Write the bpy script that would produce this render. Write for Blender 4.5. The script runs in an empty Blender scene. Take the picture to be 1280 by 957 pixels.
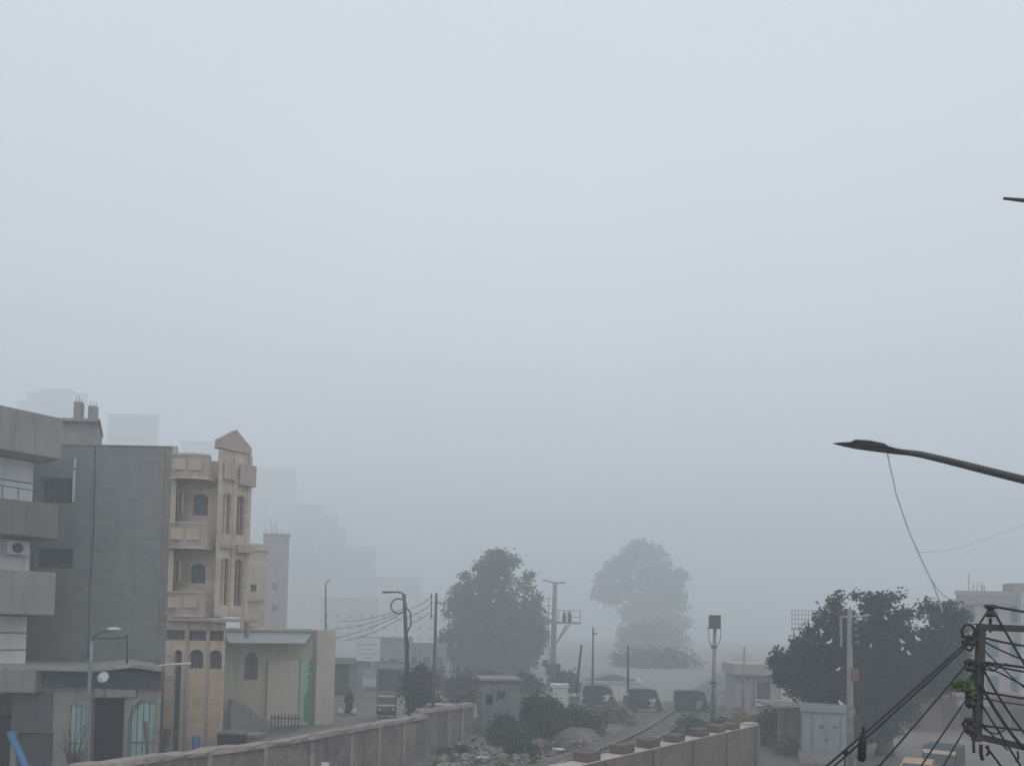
import bpy, math, random
from mathutils import Vector, Matrix, noise as mnoise
S = bpy.context.scene
COL = S.collection
R = math.radians
rng = random.Random(7)

# ------------------------------------------------------------------ camera
F = 960.0; W, H = 1280.0, 957.0
EYE = Vector((0, 0, 6.2))
PITCH, ROLL, HZ = R(2.0), R(1.2), 782.0
CAMR = Matrix.Rotation(R(90) + PITCH, 3, 'X') @ Matrix.Rotation(ROLL, 3, 'Z')
SHIFT = HZ - H / 2 - F * math.tan(PITCH)
cd = bpy.data.cameras.new('camera'); cam = bpy.data.objects.new('camera', cd); COL.objects.link(cam)
cd.sensor_fit = 'HORIZONTAL'; cd.sensor_width = 36; cd.lens = 36 * F / W
cd.shift_y = SHIFT / W; cd.clip_start = 0.1; cd.clip_end = 5000
cam.location = EYE; cam.rotation_euler = CAMR.to_euler(); S.camera = cam

def ray(px, py):
    v = CAMR @ Vector(((px - W / 2) / F, (H / 2 + SHIFT - py) / F, -1.0))
    return v
def at(px, py, d):
    v = ray(px, py); return EYE + v * (d / v.y)
def gnd(px, py, z=0.0):
    v = ray(px, py); return EYE + v * ((z - EYE.z) / v.z)
def mpp(d): return d / F
def base(px, d, z=0.0):
    "ground point seen in column px at depth d (any height)"
    p = at(px, 860, d); return Vector((p.x, p.y, z))
def zat(px, py, d): return at(px, py, d).z

# ------------------------------------------------------------------ materials
MATS = {}
def mat(name, col, rough=.85, var=.18, scale=1.2, bump=.25, metal=0.0, brick=None, streak=0.0, dirt=None, leaf=False, bscale=14):
    if name in MATS: return MATS[name]
    m = bpy.data.materials.new(name); m.use_nodes = True
    nt = m.node_tree; N = nt.nodes; L = nt.links
    b = N['Principled BSDF']; b.inputs['Roughness'].default_value = rough; b.inputs['Metallic'].default_value = metal
    b.inputs['Specular IOR Level'].default_value = .3
    tc = N.new('ShaderNodeTexCoord')
    def noise(sc, det=4, vec=None):
        n = N.new('ShaderNodeTexNoise'); n.inputs['Scale'].default_value = sc; n.inputs['Detail'].default_value = det
        n.inputs['Roughness'].default_value = .62
        L.new(vec or tc.outputs['Object'], n.inputs['Vector']); return n.outputs['Fac']
    def mix(a, c, fac, mode='MIX'):
        x = N.new('ShaderNodeMix'); x.data_type = 'RGBA'; x.blend_type = mode
        for s, v in ((0, fac), (6, a), (7, c)):
            if hasattr(v, 'is_output'): L.new(v, x.inputs[s])
            elif s == 0: x.inputs[s].default_value = v
            else: x.inputs[s].default_value = (*v, 1)
        return x.outputs[2]
    def ramp(f, lo, hi):
        r = N.new('ShaderNodeMapRange'); L.new(f, r.inputs[0]); r.inputs[1].default_value = lo; r.inputs[2].default_value = hi
        r.clamp = True; return r.outputs[0]
    dk = tuple(c * (1 - var) for c in col); lt = tuple(min(1, c * (1 + var)) for c in col)
    c = mix(dk, lt, ramp(noise(scale), .3, .7))
    c = mix(c, tuple(x * (1 - var * .8) for x in col), ramp(noise(scale * 7, 6), .5, .75))
    if leaf:
        g = N.new('ShaderNodeNewGeometry')
        c = mix(c, tuple(x * f for x, f in zip(col, (2.3, 2.1, 1.6))), ramp(g.outputs['Random Per Island'], .5, 1.3))
    if dirt:
        c = mix(c, dirt[0], ramp(noise(dirt[1], 6), dirt[2], dirt[2] + .2))
    if streak:
        mp = N.new('ShaderNodeMapping'); mp.inputs['Scale'].default_value = (2.2, 2.2, .12); L.new(tc.outputs['Object'], mp.inputs[0])
        c = mix(c, tuple(x * .45 for x in col), ramp(noise(1.6, 6, mp.outputs[0]), .52, .52 + .5 / max(streak, .01) * .35))
    hgt = noise(bscale, 5)
    if brick:
        sx = N.new('ShaderNodeSeparateXYZ'); L.new(tc.outputs['Object'], sx.inputs[0])
        ad = N.new('ShaderNodeMath'); L.new(sx.outputs[0], ad.inputs[0]); L.new(sx.outputs[1], ad.inputs[1])
        cb = N.new('ShaderNodeCombineXYZ'); L.new(ad.outputs[0], cb.inputs[0]); L.new(sx.outputs[2], cb.inputs[1])
        bt = N.new('ShaderNodeTexBrick'); L.new(cb.outputs[0], bt.inputs['Vector']); bt.inputs['Scale'].default_value = 1
        bt.inputs['Brick Width'].default_value, bt.inputs['Row Height'].default_value, bt.inputs['Mortar Size'].default_value = brick[:3]
        bt.inputs['Color1'].default_value = (1, 1, 1, 1); bt.inputs['Color2'].default_value = (.82, .82, .84, 1)
        k = brick[3]; bt.inputs['Mortar'].default_value = (k, k, k, 1)
        c = mix(c, bt.outputs['Color'], 1.0, 'MULTIPLY')
    L.new(c, b.inputs['Base Color'])
    if bump:
        bp = N.new('ShaderNodeBump'); bp.inputs['Strength'].default_value = bump; bp.inputs['Distance'].default_value = .03
        L.new(hgt, bp.inputs['Height']); L.new(bp.outputs[0], b.inputs['Normal'])
    MATS[name] = m; return m

m_grey = mat('grey_render', (.236, .24, .236), brick=(.42, .21, .014, .88), streak=.25, var=.1, dirt=((.17, .18, .185), .45, .56))
m_conc = mat('weathered_concrete', (.27, .25, .24), streak=.6, var=.16)
m_concd = mat('dark_concrete', (.17, .155, .15), streak=.5)
m_white = mat('white_paint', (.62, .61, .60), streak=.35, var=.07)
m_cream = mat('cream_stone', (.55, .46, .37), brick=(.9, .32, .01, .8), var=.1, streak=.35)
m_creamp = mat('pinkish_stone', (.40, .325, .285), var=.12, streak=.5)
m_tan = mat('tan_panel', (.60, .455, .33), brick=(1.2, .34, .012, .8), var=.1, streak=.3)
m_dark = mat('dark_opening', (.035, .038, .042), var=.3, rough=.6)
m_glass = mat('dark_glass', (.06, .08, .10), rough=.18, var=.25, bump=0)
m_frame = mat('window_frame', (.14, .12, .11), rough=.5)
m_teal = mat('turquoise_metal', (.34, .47, .44), rough=.5, var=.15, streak=.5)
m_green = mat('green_paint', (.06, .27, .18), rough=.5)
m_lteal = mat('pale_green_paint', (.30, .50, .41), rough=.6, streak=.3)
m_steel = mat('galvanised_steel', (.26, .27, .28), rough=.45, metal=.5, dirt=((.16, .10, .07), 6, .55))
m_dsteel = mat('dark_steel', (.055, .057, .06), rough=.5, metal=.3, dirt=((.13, .08, .055), 9, .55))
m_black = mat('black_rubber', (.018, .018, .02), rough=.55, bump=.1)
m_porc = mat('dark_porcelain', (.035, .028, .027), rough=.25, bump=0)
m_wood = mat('old_wood', (.12, .10, .085), streak=.6)
m_wall = mat('plastered_wall', (.235, .195, .175), streak=.9, var=.26, dirt=((.12, .105, .10), 1.1, .5))
m_coping = mat('coping_concrete', (.33, .285, .26), var=.22, dirt=((.2, .175, .16), 2.5, .52))
m_block = mat('brown_block', (.215, .175, .155), brick=(.62, .34, .016, .72), var=.2, streak=.4)
m_brown = mat('dark_brown_block', (.13, .105, .09), var=.25)
m_blockcap = mat('pale_mortar', (.46, .40, .37), var=.2)
m_awn = mat('pale_sheet', (.30, .345, .355), rough=.5, var=.12, streak=.4)
m_leafd = mat('dark_leaves', (.016, .033, .027), leaf=True, var=.3, scale=.35, bump=0, rough=.6)
m_leafm = mat('mid_leaves', (.026, .056, .038), leaf=True, var=.3, scale=.35, bump=0, rough=.6)
m_leafb = mat('bush_leaves', (.048, .078, .044), leaf=True, var=.35, scale=.6, bump=0, rough=.65)
m_leafy = mat('yellowing_leaves', (.24, .19, .08), leaf=True, var=.3, scale=.6, bump=0)
m_leafg = mat('fresh_leaves', (.08, .135, .045), leaf=True, var=.25, scale=3, bump=0, rough=.45)
m_bark = mat('bark', (.085, .07, .058), var=.3, scale=3, bump=.7)
m_feath = mat('white_feathers', (.82, .82, .80), var=.04, bump=.1)
m_beak = mat('yellow_beak', (.62, .42, .10), rough=.4, bump=0)
m_dirt = mat('dirt', (.145, .125, .112), var=.3, scale=.25, bump=.7, bscale=5, dirt=((.24, .205, .18), .5, .52))
m_road = mat('dusty_road', (.20, .175, .16), var=.2, scale=.4, bump=.3, dirt=((.14, .125, .12), .8, .52))
m_bal = mat('ballast', (.135, .12, .11), var=.4, scale=6, bump=1.0, bscale=22)
m_rust = mat('rusty_rail', (.15, .105, .08), rough=.5, metal=.4)
m_railtop = mat('worn_rail_head', (.30, .30, .31), rough=.35, metal=.7, bump=.05)
m_sleep = mat('sleeper_concrete', (.19, .17, .155), var=.25)
m_rock = mat('rubble_stone', (.24, .215, .20), var=.35, scale=2)
m_blue = mat('blue_plastic', (.05, .17, .36), rough=.4, var=.12)
m_red = mat('red_paint', (.17, .085, .08), rough=.5)
m_redb = mat('reddish_brick', (.25, .13, .105), brick=(.25, .09, .01, .75), var=.25)
m_tuk = mat('black_body_paint', (.035, .037, .042), rough=.35, var=.1, bump=0)
m_tukc = mat('canopy_vinyl', (.05, .055, .06), rough=.6)
m_ivory = mat('cream_trim', (.58, .52, .38), rough=.5, var=.1)
m_orange = mat('orange_paint', (.58, .37, .24), rough=.4, var=.08, bump=0)
m_lamp = mat('lamp_grey', (.36, .37, .38), rough=.45, metal=.3)
m_lens = mat('lamp_lens', (.55, .55, .52), rough=.15, bump=0)
m_cab = mat('cabinet_paint', (.30, .325, .335), rough=.5, var=.08, streak=.35)
m_cloth = mat('black_cloth', (.02, .02, .024), rough=.9)
m_skin = mat('skin', (.28, .17, .12), rough=.6, bump=0)
m_pale = mat('fog_paled_pane', (.32, .33, .34), rough=.4, bump=0)  # tower glass lightened in colour so windows fade as if fogged
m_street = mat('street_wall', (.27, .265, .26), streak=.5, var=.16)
m_tow1 = mat('fog_paled_tower_wall', (.62, .62, .62), streak=.4)  # wall colour lightened to imitate thicker fog over far blocks
m_tow2 = mat('fog_paled_brown_wall', (.46, .42, .40), streak=.4)  # brown also lightened in colour so far blocks fade like fog
m_roofw = mat('light_roof_sheet', (.55, .54, .52), rough=.5, var=.12)

# ------------------------------------------------------------------ mesh builder
class MB:
    def __init__(s): s.v = []; s.f = []
    def quad(s, *p):
        i = len(s.v); s.v += [Vector(q) for q in p]; s.f.append(tuple(range(i, i + len(p))))
    def box(s, x0, x1, y0, y1, z0, z1, M=None):
        i = len(s.v)
        pts = [Vector(p) for p in ((x0,y0,z0),(x1,y0,z0),(x1,y1,z0),(x0,y1,z0),(x0,y0,z1),(x1,y0,z1),(x1,y1,z1),(x0,y1,z1))]
        s.v += [M @ p for p in pts] if M else pts
        s.f += [tuple(i + k for k in q) for q in ((3,2,1,0),(4,5,6,7),(0,1,5,4),(1,2,6,5),(2,3,7,6),(3,0,4,7))]
        return s
    def tube(s, pts, r, n=8, cap=True):
        pts = [Vector(p) for p in pts]; rs = r if isinstance(r, (list, tuple)) else [r] * len(pts)
        start = len(s.v); up = None
        for k, p in enumerate(pts):
            t = (pts[min(k + 1, len(pts) - 1)] - pts[max(k - 1, 0)]).normalized()
            if up is None: up = t.orthogonal().normalized()
            up = (up - t * up.dot(t)).normalized(); sd = t.cross(up)
            for a in range(n):
                q = 2 * math.pi * a / n
                s.v.append(p + (up * math.cos(q) + sd * math.sin(q)) * rs[k])
        for k in range(len(pts) - 1):
            for a in range(n):
                b = (a + 1) % n; o = start + k * n
                s.f.append((o + a, o + b, o + n + b, o + n + a))
        if cap:
            s.f.append(tuple(start + a for a in reversed(range(n))))
            s.f.append(tuple(start + (len(pts) - 1) * n + a for a in range(n)))
        return s
    def lathe(s, prof, n=14, M=None):
        start = len(s.v)
        for (r, z) in prof:
            for a in range(n):
                q = 2 * math.pi * a / n; p = Vector((r * math.cos(q), r * math.sin(q), z)); s.v.append(M @ p if M else p)
        for k in range(len(prof) - 1):
            for a in range(n):
                b = (a + 1) % n; o = start + k * n; s.f.append((o + a, o + b, o + n + b, o + n + a))
        s.f.append(tuple(start + a for a in reversed(range(n))))
        s.f.append(tuple(start + (len(prof) - 1) * n + a for a in range(n)))
        return s
    def prism(s, poly, a, b, axis='y', M=None):
        "poly in the plane normal to axis, extruded from a to b"
        def P(u, v, w):
            p = {'y': (u, w, v), 'x': (w, u, v), 'z': (u, v, w)}[axis]
            return M @ Vector(p) if M else Vector(p)
        i = len(s.v); n = len(poly)
        s.v += [P(u, v, a) for u, v in poly] + [P(u, v, b) for u, v in poly]
        s.f.append(tuple(i + k for k in range(n))); s.f.append(tuple(i + n + k for k in reversed(range(n))))
        for k in range(n): s.f.append((i + k, i + n + k, i + n + (k + 1) % n, i + (k + 1) % n))
        return s
    def ball(s, c, r, n=8, m=6, jit=0.0, rg=None):
        i = len(s.v); c = Vector(c); r = Vector(r) if hasattr(r, '__len__') else Vector((r, r, r))
        for a in range(m + 1):
            th = math.pi * a / m
            for b in range(n):
                ph = 2 * math.pi * b / n
                d = Vector((math.sin(th) * math.cos(ph), math.sin(th) * math.sin(ph), math.cos(th)))
                k = 1 + (jit * (rg.random() - .5) * 2 if jit and 0 < a < m else 0)
                s.v.append(c + Vector((d.x * r.x, d.y * r.y, d.z * r.z)) * k)
        for a in range(m):
            for b in range(n):
                e = (b + 1) % n; s.f.append((i + a * n + b, i + a * n + n + b, i + a * n + n + e, i + a * n + e))
        return s
    def build(s, name, m, parent=None, world=False, smooth=False, bevel=0, label=None):
        vs = s.v; loc = Vector((0, 0, 0))
        if parent is not None and world:
            Mi = PM[parent.name].inverted(); vs = [Mi @ v for v in vs]
        elif parent is None:
            xs = [v.x for v in vs]; ys = [v.y for v in vs]; zs = [v.z for v in vs]
            loc = Vector(((min(xs) + max(xs)) / 2, (min(ys) + max(ys)) / 2, min(zs))); vs = [v - loc for v in vs]
        me = bpy.data.meshes.new(name); me.from_pydata([tuple(v) for v in vs], [], s.f); me.update()
        fixn(me)
        me.materials.append(m)
        if smooth:
            for p in me.polygons: p.use_smooth = True
        o = bpy.data.objects.new(name, me); COL.objects.link(o); o.location = loc
        if parent is not None:
            o.parent = parent; PM[o.name] = PM[parent.name]
        else: PM[o.name] = Matrix.Translation(loc)
        if bevel:
            b = o.modifiers.new('bevel', 'BEVEL'); b.width = bevel; b.segments = 2; b.limit_method = 'ANGLE'
        if label: o['label'] = label
        return o
import bmesh
def fixn(me):
    bm = bmesh.new(); bm.from_mesh(me)
    if len(bm.faces) < 6000: bmesh.ops.recalc_face_normals(bm, faces=bm.faces)
    bm.to_mesh(me); bm.free()
PM = {}
def thing(name, label, cat, loc=(0, 0, 0), rz=0.0, group=None):
    o = bpy.data.objects.new(name, None); o.empty_display_size = .3; COL.objects.link(o)
    o.location = loc; o.rotation_euler = (0, 0, rz); o['label'] = label; o['category'] = cat
    if group: o['group'] = group
    PM[o.name] = Matrix.Translation(Vector(loc)) @ Matrix.Rotation(rz, 4, 'Z'); return o
def tag(o, label, cat, group=None):
    o['label'] = label; o['category'] = cat
    if group: o['group'] = group
    return o
def struct(o, kind='structure'): o['kind'] = kind; return o
KIDS = {}
def dup(o, parent=None, loc=None, rz=None, label=None):
    kids = [c for c in bpy.data.objects if c.parent == o]
    c = o.copy(); COL.objects.link(c); c.parent = parent
    if loc is not None:
        c.location = loc; c.rotation_euler = (0, 0, rz or 0)
    if label: c['label'] = label
    for k in kids: dup(k, c)
    return c
def local(loc, rz, px, py, yl=0.0):
    "local (x, z) where the pixel's ray meets the plane y=yl of a frame at loc turned rz"
    M = (Matrix.Translation(Vector(loc)) @ Matrix.Rotation(rz, 4, 'Z')).inverted()
    o = M @ EYE; d = M.to_3x3() @ ray(px, py); t = (yl - o.y) / d.y; p = o + d * t
    return p.x, p.z

# ------------------------------------------------------------------ wall with openings
def wall_open(mb, x0, x1, z0, z1, ops, y=0.0, dep=.25):
    xs = sorted({x0, x1, *[o[0] for o in ops], *[o[1] for o in ops]}); zs = sorted({z0, z1, *[o[2] for o in ops], *[o[3] for o in ops]})
    xs = [x for x in xs if x0 <= x <= x1]; zs = [z for z in zs if z0 <= z <= z1]
    for a, b in zip(xs, xs[1:]):
        for c, d in zip(zs, zs[1:]):
            mx, mz = (a + b) / 2, (c + d) / 2
            if any(o[0] < mx < o[1] and o[2] < mz < o[3] for o in ops): continue
            mb.quad((a, y, c), (b, y, c), (b, y, d), (a, y, d))
    for o in ops:
        a, b, c, d = o[:4]; rise = o[4] if len(o) > 4 else 0
        zt = d - rise
        mb.quad((a, y, c), (a, y + dep, c), (a, y + dep, zt), (a, y, zt)); mb.quad((b, y, c), (b, y, zt), (b, y + dep, zt), (b, y + dep, c))
        mb.quad((a, y, c), (b, y, c), (b, y + dep, c), (a, y + dep, c))
        if not rise: mb.quad((a, y, d), (a, y + dep, d), (b, y + dep, d), (b, y, d))
        else:
            pts = arc(a, b, zt, rise)
            k = len(pts) // 2
            mb.quad((a, y, d), *[(p[0], y, p[1]) for p in pts[:k + 1]])
            mb.quad((b, y, d), *[(p[0], y, p[1]) for p in reversed(pts[k:])])
            for p, q in zip(pts, pts[1:]): mb.quad((p[0], y, p[1]), (q[0], y, q[1]), (q[0], y + dep, q[1]), (p[0], y + dep, p[1]))
def arc(a, b, zt, rise, n=10):
    return [((a + b) / 2 - (b - a) / 2 * math.cos(math.pi * k / n), zt + rise * math.sin(math.pi * k / n)) for k in range(n + 1)]
def body(mb, x0, x1, y1, z0, z1, y=0.0, sk=0.0):
    s_ = sk * (y1 - y); a0, a1 = x0 + s_, x1 + s_
    mb.quad((x0, y, z0), (x0, y, z1), (a0, y1, z1), (a0, y1, z0)); mb.quad((x1, y, z0), (a1, y1, z0), (a1, y1, z1), (x1, y, z1))
    mb.quad((a0, y1, z0), (a0, y1, z1), (a1, y1, z1), (a1, y1, z0)); mb.quad((x0, y, z1), (x1, y, z1), (a1, y1, z1), (a0, y1, z1))
def window(root, a, b, c, d, rise=0, y=.12, bars=1, fm=None, pm=None, fr=.05, name='window', sash=True):
    w = MB(); fm = fm or m_frame
    outer = [(a, c), (b, c)] + ([(b, d), (a, d)] if not rise else list(reversed(arc(a, b, d - rise, rise))))
    cx, cz = (a + b) / 2, (c + d) / 2
    inner = [(cx + (u - cx) * (1 - 2 * fr / (b - a)), cz + (v - cz) * (1 - 2 * fr / (d - c))) for u, v in outer]
    n = len(outer)
    for k in range(n):
        q = (k + 1) % n
        w.quad((outer[k][0], y, outer[k][1]), (outer[q][0], y, outer[q][1]), (inner[q][0], y, inner[q][1]), (inner[k][0], y, inner[k][1]))
        w.quad((inner[k][0], y, inner[k][1]), (inner[q][0], y, inner[q][1]), (inner[q][0], y + .05, inner[q][1]), (inner[k][0], y + .05, inner[k][1]))
    for k in range(bars):
        x = a + (b - a) * (k + 1) / (bars + 1); w.box(x - .022, x + .022, y + .005, y + .05, c + fr, d - fr - rise * .15)
    if sash and d - c > .9: w.box(a + fr, b - fr, y + .008, y + .048, cz - .022, cz + .022)
    o = w.build(name, fm, root)
    p = MB(); p.quad(*[(u, y + .045, v) for u, v in inner]); p.build('pane', pm or m_glass, o)
    return o
def slab(root, name, m, x0, x1, y0, y1, z0, z1, bevel=.02, label=None):
    return MB().box(x0, x1, y0, y1, z0, z1).build(name, m, root, bevel=bevel, label=label)

def simple_building(name, label, pxa, pxb, d, ytop, rz=0.0, depth=8, wm=None, rows=0, cols=0, group=None, ww=.9, wh=1.2, z_first=1.1, st=3.1, parapet=.7, extra=None, zb=0.0, pm=None):
    "box-shaped block standing between two picture columns at depth d"
    p = base(pxa, d); q = base(pxb, d); w = (q - p).length / max(.3, math.cos(rz)); h = zat((pxa + pxb) / 2, ytop, d)
    r = thing(name, label, 'building', (p.x, p.y, zb), rz, group); h -= zb
    ops = []
    for i in range(rows):
        for j in range(cols):
            cx = w * (j + .5) / cols; z0 = z_first + i * st
            if z0 + wh < h - .4: ops.append((cx - ww / 2, cx + ww / 2, z0, z0 + wh))
    sk = ((q.x / d - .03) if q.x < 0 else (p.x / d + .03)) if (q.x < 0 or p.x > 0) else 0.0
    sk = math.tan(math.atan(sk) + rz)
    mb = MB(); wall_open(mb, 0, w, 0, h, ops); body(mb, 0, w, depth, 0, h - .02, 0, sk)
    mb.build('wall', wm or m_conc, r)
    for o in ops: window(r, *o, bars=1, sash=False, pm=pm)
    if parapet:
        k = MB()
        k.box(-.12, w + .12, -.12, .15, h, h + parapet)
        for e in (0, w): k.prism([(e - .12 + sk * .153, .153), (e + .12 + sk * .153, .153), (e + .12 + sk * depth, depth), (e - .12 + sk * depth, depth)], h, h + parapet - .003, 'z')
        k.build('parapet', wm or m_conc, r)
    return r, w, h

# ------------------------------------------------------------------ foliage
def leaves(mb, lobes, n, size, rg, gap=.42, nscale=.55, per=10, spread=.35, rough=.3, elong=1.5):
    tot = [l[3] * l[4] + l[4] * l[5] + l[3] * l[5] for l in lobes]; T = sum(tot)
    for l, w in zip(lobes, tot):
        c = Vector(l[:3]); rr = Vector(l[3:6])
        for _ in range(max(1, int(n * w / T / per))):
            d = Vector((rg.gauss(0, 1), rg.gauss(0, 1), rg.gauss(0, 1))).normalized()
            k = (.35 + .65 * rg.random() ** .45)
            p = c + Vector((d.x * rr.x, d.y * rr.y, d.z * rr.z)) * k
            nv = mnoise.noise(p * nscale) * .6 + mnoise.noise(p * nscale * 2.7) * .4
            if k > .6 and nv < -gap * .45: continue
            p = c + (p - c) * (1 + rough * nv)
            sp = spread * (rr.x + rr.z) * .5 * .5 if spread > 1 else spread
            for _ in range(per):
                q = p + Vector((rg.gauss(0, sp), rg.gauss(0, sp), rg.gauss(0, sp * .8)))
                s = size * rg.uniform(.6, 1.3)
                a = Vector((rg.gauss(0, 1), rg.gauss(0, 1), rg.gauss(0, .6))).normalized(); b = a.orthogonal().normalized()
                b = (Matrix.Rotation(rg.uniform(0, 6.28), 3, a) @ b)
                i = len(mb.v); nn = a.cross(b) * s * .18
                mb.v += [q - a * s * .5 * elong, q + b * s * .42 + nn, q + a * s * .5 * elong, q - b * s * .42 + nn]
                mb.f.append((i, i + 1, i + 2, i + 3))
def px_lobes(lst, d, rg, dv=.5, flat=1.0):
    out = []
    for l in lst:
        px, py, r = l[:3]; dd = d + (l[3] if len(l) > 3 else rg.uniform(-dv, dv) * r * mpp(d))
        p = at(px, py, dd); rr = r * mpp(d)
        out.append((p.x, p.y, p.z, rr, rr * .95, rr * flat))
    return out
def tree(name, label, lobes, foot, n, size, lm, rg, trunk_r=.3, limbs=8, group=None, split=.35, **kw):
    r = thing(name, label, 'tree', foot, 0, group)
    mb = MB(); leaves(mb, lobes, n, size, rg, **kw); mb.build('crown', lm, r, world=True)
    t = MB(); foot = Vector(foot)
    cz = sum(l[2] for l in lobes) / len(lobes); cx = sum(l[0] for l in lobes) / len(lobes); cy = sum(l[1] for l in lobes) / len(lobes)
    top = Vector((cx, cy, cz)); fork = foot.lerp(top, split)
    t.tube([foot - Vector((0, 0, .1)), foot + Vector((.03, 0, .5)), foot.lerp(fork, .6) + Vector((.08, .05, 0)), fork], [trunk_r * 1.5, trunk_r * 1.08, trunk_r * .95, trunk_r * .85], 10)
    for l in sorted(lobes, key=lambda q: -q[3])[:limbs]:
        e = Vector(l[:3]); mid = fork.lerp(e, .5) + Vector((rg.uniform(-.3, .3), rg.uniform(-.3, .3), .3))
        t.tube([fork - Vector((0, 0, .1)), mid, e, e + (e - mid) * .5], [trunk_r * .6, trunk_r * .4, trunk_r * .2, trunk_r * .06], 7)
    t.build('trunk', m_bark, r, world=True, smooth=True)
    return r
def bush(label, px, py_base, d, wpx, hpx, n, size, lm, rg, name='bush', z0=0.0, group=None):
    p = base(px, d, z0); w = wpx * mpp(d) / 2; h = hpx * mpp(d)
    lobes = [(p.x, p.y, z0 + h * .35, w * .75, w * .6, h * .5)]
    for _ in range(6):
        a = rg.uniform(-1, 1); k = rg.uniform(.35, .6)
        lobes.append((p.x + a * w * .7, p.y + rg.uniform(-.5, .5) * w * .6, z0 + h * (.55 - .3 * abs(a)) * rg.uniform(.7, 1.25), w * k * .6, w * k * .6, h * k * .55))
    r = thing(name, label, 'bush', p, 0, group)
    mb = MB(); leaves(mb, lobes, n, size, rg, per=6, spread=size * 1.1, nscale=1.1, rough=.4); mb.build('foliage', lm, r, world=True)
    st = MB()
    for l in lobes[:5]: st.tube([p + Vector((rg.uniform(-.1, .1), 0, -.05)), Vector(l[:3])], [.04, .015], 5)
    st.build('stem', m_bark, r, world=True)
    return r

# ------------------------------------------------------------------ ground, roads, track
def strip(name, pts, wl, wr, z, m):
    mb = MB(); P = [Vector((p[0], p[1], 0)) for p in pts]; L_ = []; R_ = []
    for k, p in enumerate(P):
        t = (P[min(k + 1, len(P) - 1)] - P[max(k - 1, 0)]).normalized(); n = Vector((-t.y, t.x, 0))
        L_.append(p + n * wl); R_.append(p - n * wr)
    for k in range(len(P) - 1):
        mb.quad((R_[k].x, R_[k].y, z), (R_[k + 1].x, R_[k + 1].y, z), (L_[k + 1].x, L_[k + 1].y, z), (L_[k].x, L_[k].y, z))
    return struct(mb.build(name, m))
g = MB(); g.quad((-700, -60, 0), (700, -60, 0), (700, 900, 0), (-700, 900, 0)); struct(g.build('ground', m_dirt))

TR = [(-9, 10), (-4.5, 19.2), (.3, 28.5), (2.6, 32.6), (5.35, 37.8), (8.4, 44.5), (11.6, 53), (15, 62), (19, 73), (28, 98), (42, 140), (60, 200)]
def smooth_path(P, sub=6):
    out = []
    for i in range(len(P) - 1):
        p0, p1, p2, p3 = (Vector(P[max(i - 1, 0)]), Vector(P[i]), Vector(P[i + 1]), Vector(P[min(i + 2, len(P) - 1)]))
        for k in range(sub):
            t = k / sub; out.append(.5 * ((2 * p1) + (p2 - p0) * t + (2 * p0 - 5 * p1 + 4 * p2 - p3) * t * t + (3 * p1 - p0 - 3 * p2 + p3) * t ** 3))
    out.append(Vector(P[-1])); return out
TP = smooth_path(TR)
# ballast bed with sloping shoulders
mb = MB()
def offs(P, o):
    out = []
    for k, p in enumerate(P):
        t = (P[min(k + 1, len(P) - 1)] - P[max(k - 1, 0)]).normalized(); out.append(Vector((p.x - t.y * o, p.y + t.x * o, 0)))
    return out
prof = [(-2.6, -.02), (-1.7, .16), (1.7, .16), (2.6, -.02)]
rows = [[v + Vector((0, 0, z)) for v in offs(TP, -o)] for o, z in prof]
for a, b in zip(rows, rows[1:]):
    for k in range(len(TP) - 1): mb.quad(a[k], b[k], b[k + 1], a[k + 1])
struct(mb.build('railway_bed', m_bal))
tr = thing('railway_track', 'rusty single railway track curving away between the two boundary walls', 'railway track', (TR[3][0], TR[3][1], .16))
for o in (.75, -.75):
    q = offs(TP, o); w = MB(); hd = MB()
    def rl(mbx, hw, z0, z1):
        a, b = offs(TP, o + hw), offs(TP, o - hw)
        for k in range(len(TP) - 1):
            A, B, C, D = a[k], b[k], b[k + 1], a[k + 1]
            up0, up1 = Vector((0, 0, z0)), Vector((0, 0, z1))
            mbx.quad(A + up1, B + up1, C + up1, D + up1); mbx.quad(A + up0, A + up1, D + up1, D + up0); mbx.quad(B + up0, C + up0, C + up1, B + up1)
    rl(w, .07, .2, .225); rl(w, .018, .225, .30); rl(w, .042, .30, .345)
    rail = w.build('rail', m_rust, tr, world=True)
    rl(hd, .036, .3455, .351); hd.build('rail_head', m_railtop, rail, world=True)
acc = 0; last = TP[0]; cnt = 0
for k in range(1, len(TP)):
    seg = TP[k] - TP[k - 1]; L0 = seg.length; pos = 0
    while pos < L0:
        p = TP[k - 1] + seg * (pos / L0)
        if 28 < p.y < 66 and cnt < 98:
            M = Matrix.Translation((p.x, p.y, .13)) @ Matrix.Rotation(math.atan2(seg.y, seg.x), 4, 'Z')
            MB().box(-.12, .12, -1.2, 1.2, 0, .07 + .003 * (cnt % 3), M).build('sleeper', m_sleep, tr, world=True); cnt += 1
        pos += .65
fd = MB(); fd.quad((-300, 66, .003), (400, 66, .003), (690, 890, .003), (-690, 890, .003)); struct(fd.build('fog_paled_field', mat('fog_paled_ground', (.25, .235, .215), var=.12, scale=.05, bump=.2)))  # far ground paled in colour towards fog brightness, hiding the ground line
# street behind the left wall, road at the right, crossing
strip('street', [(-26, 10), (-16.5, 25), (-11.5, 32.5), (-8.5, 40), (-5.5, 55), (-3.5, 75), (-1, 120), (6, 260)], 4.5, 2.2, .004, m_road)
strip('crossing_road', [(-4, 57), (8, 57.6), (13, 58), (26, 57)], 3.0, 2.5, .008, m_road)
strip('right_road', [(13, 14), (17.5, 24), (21, 33), (26, 48), (33, 70), (50, 130)], 3.2, 5.5, .012, m_road)

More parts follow.
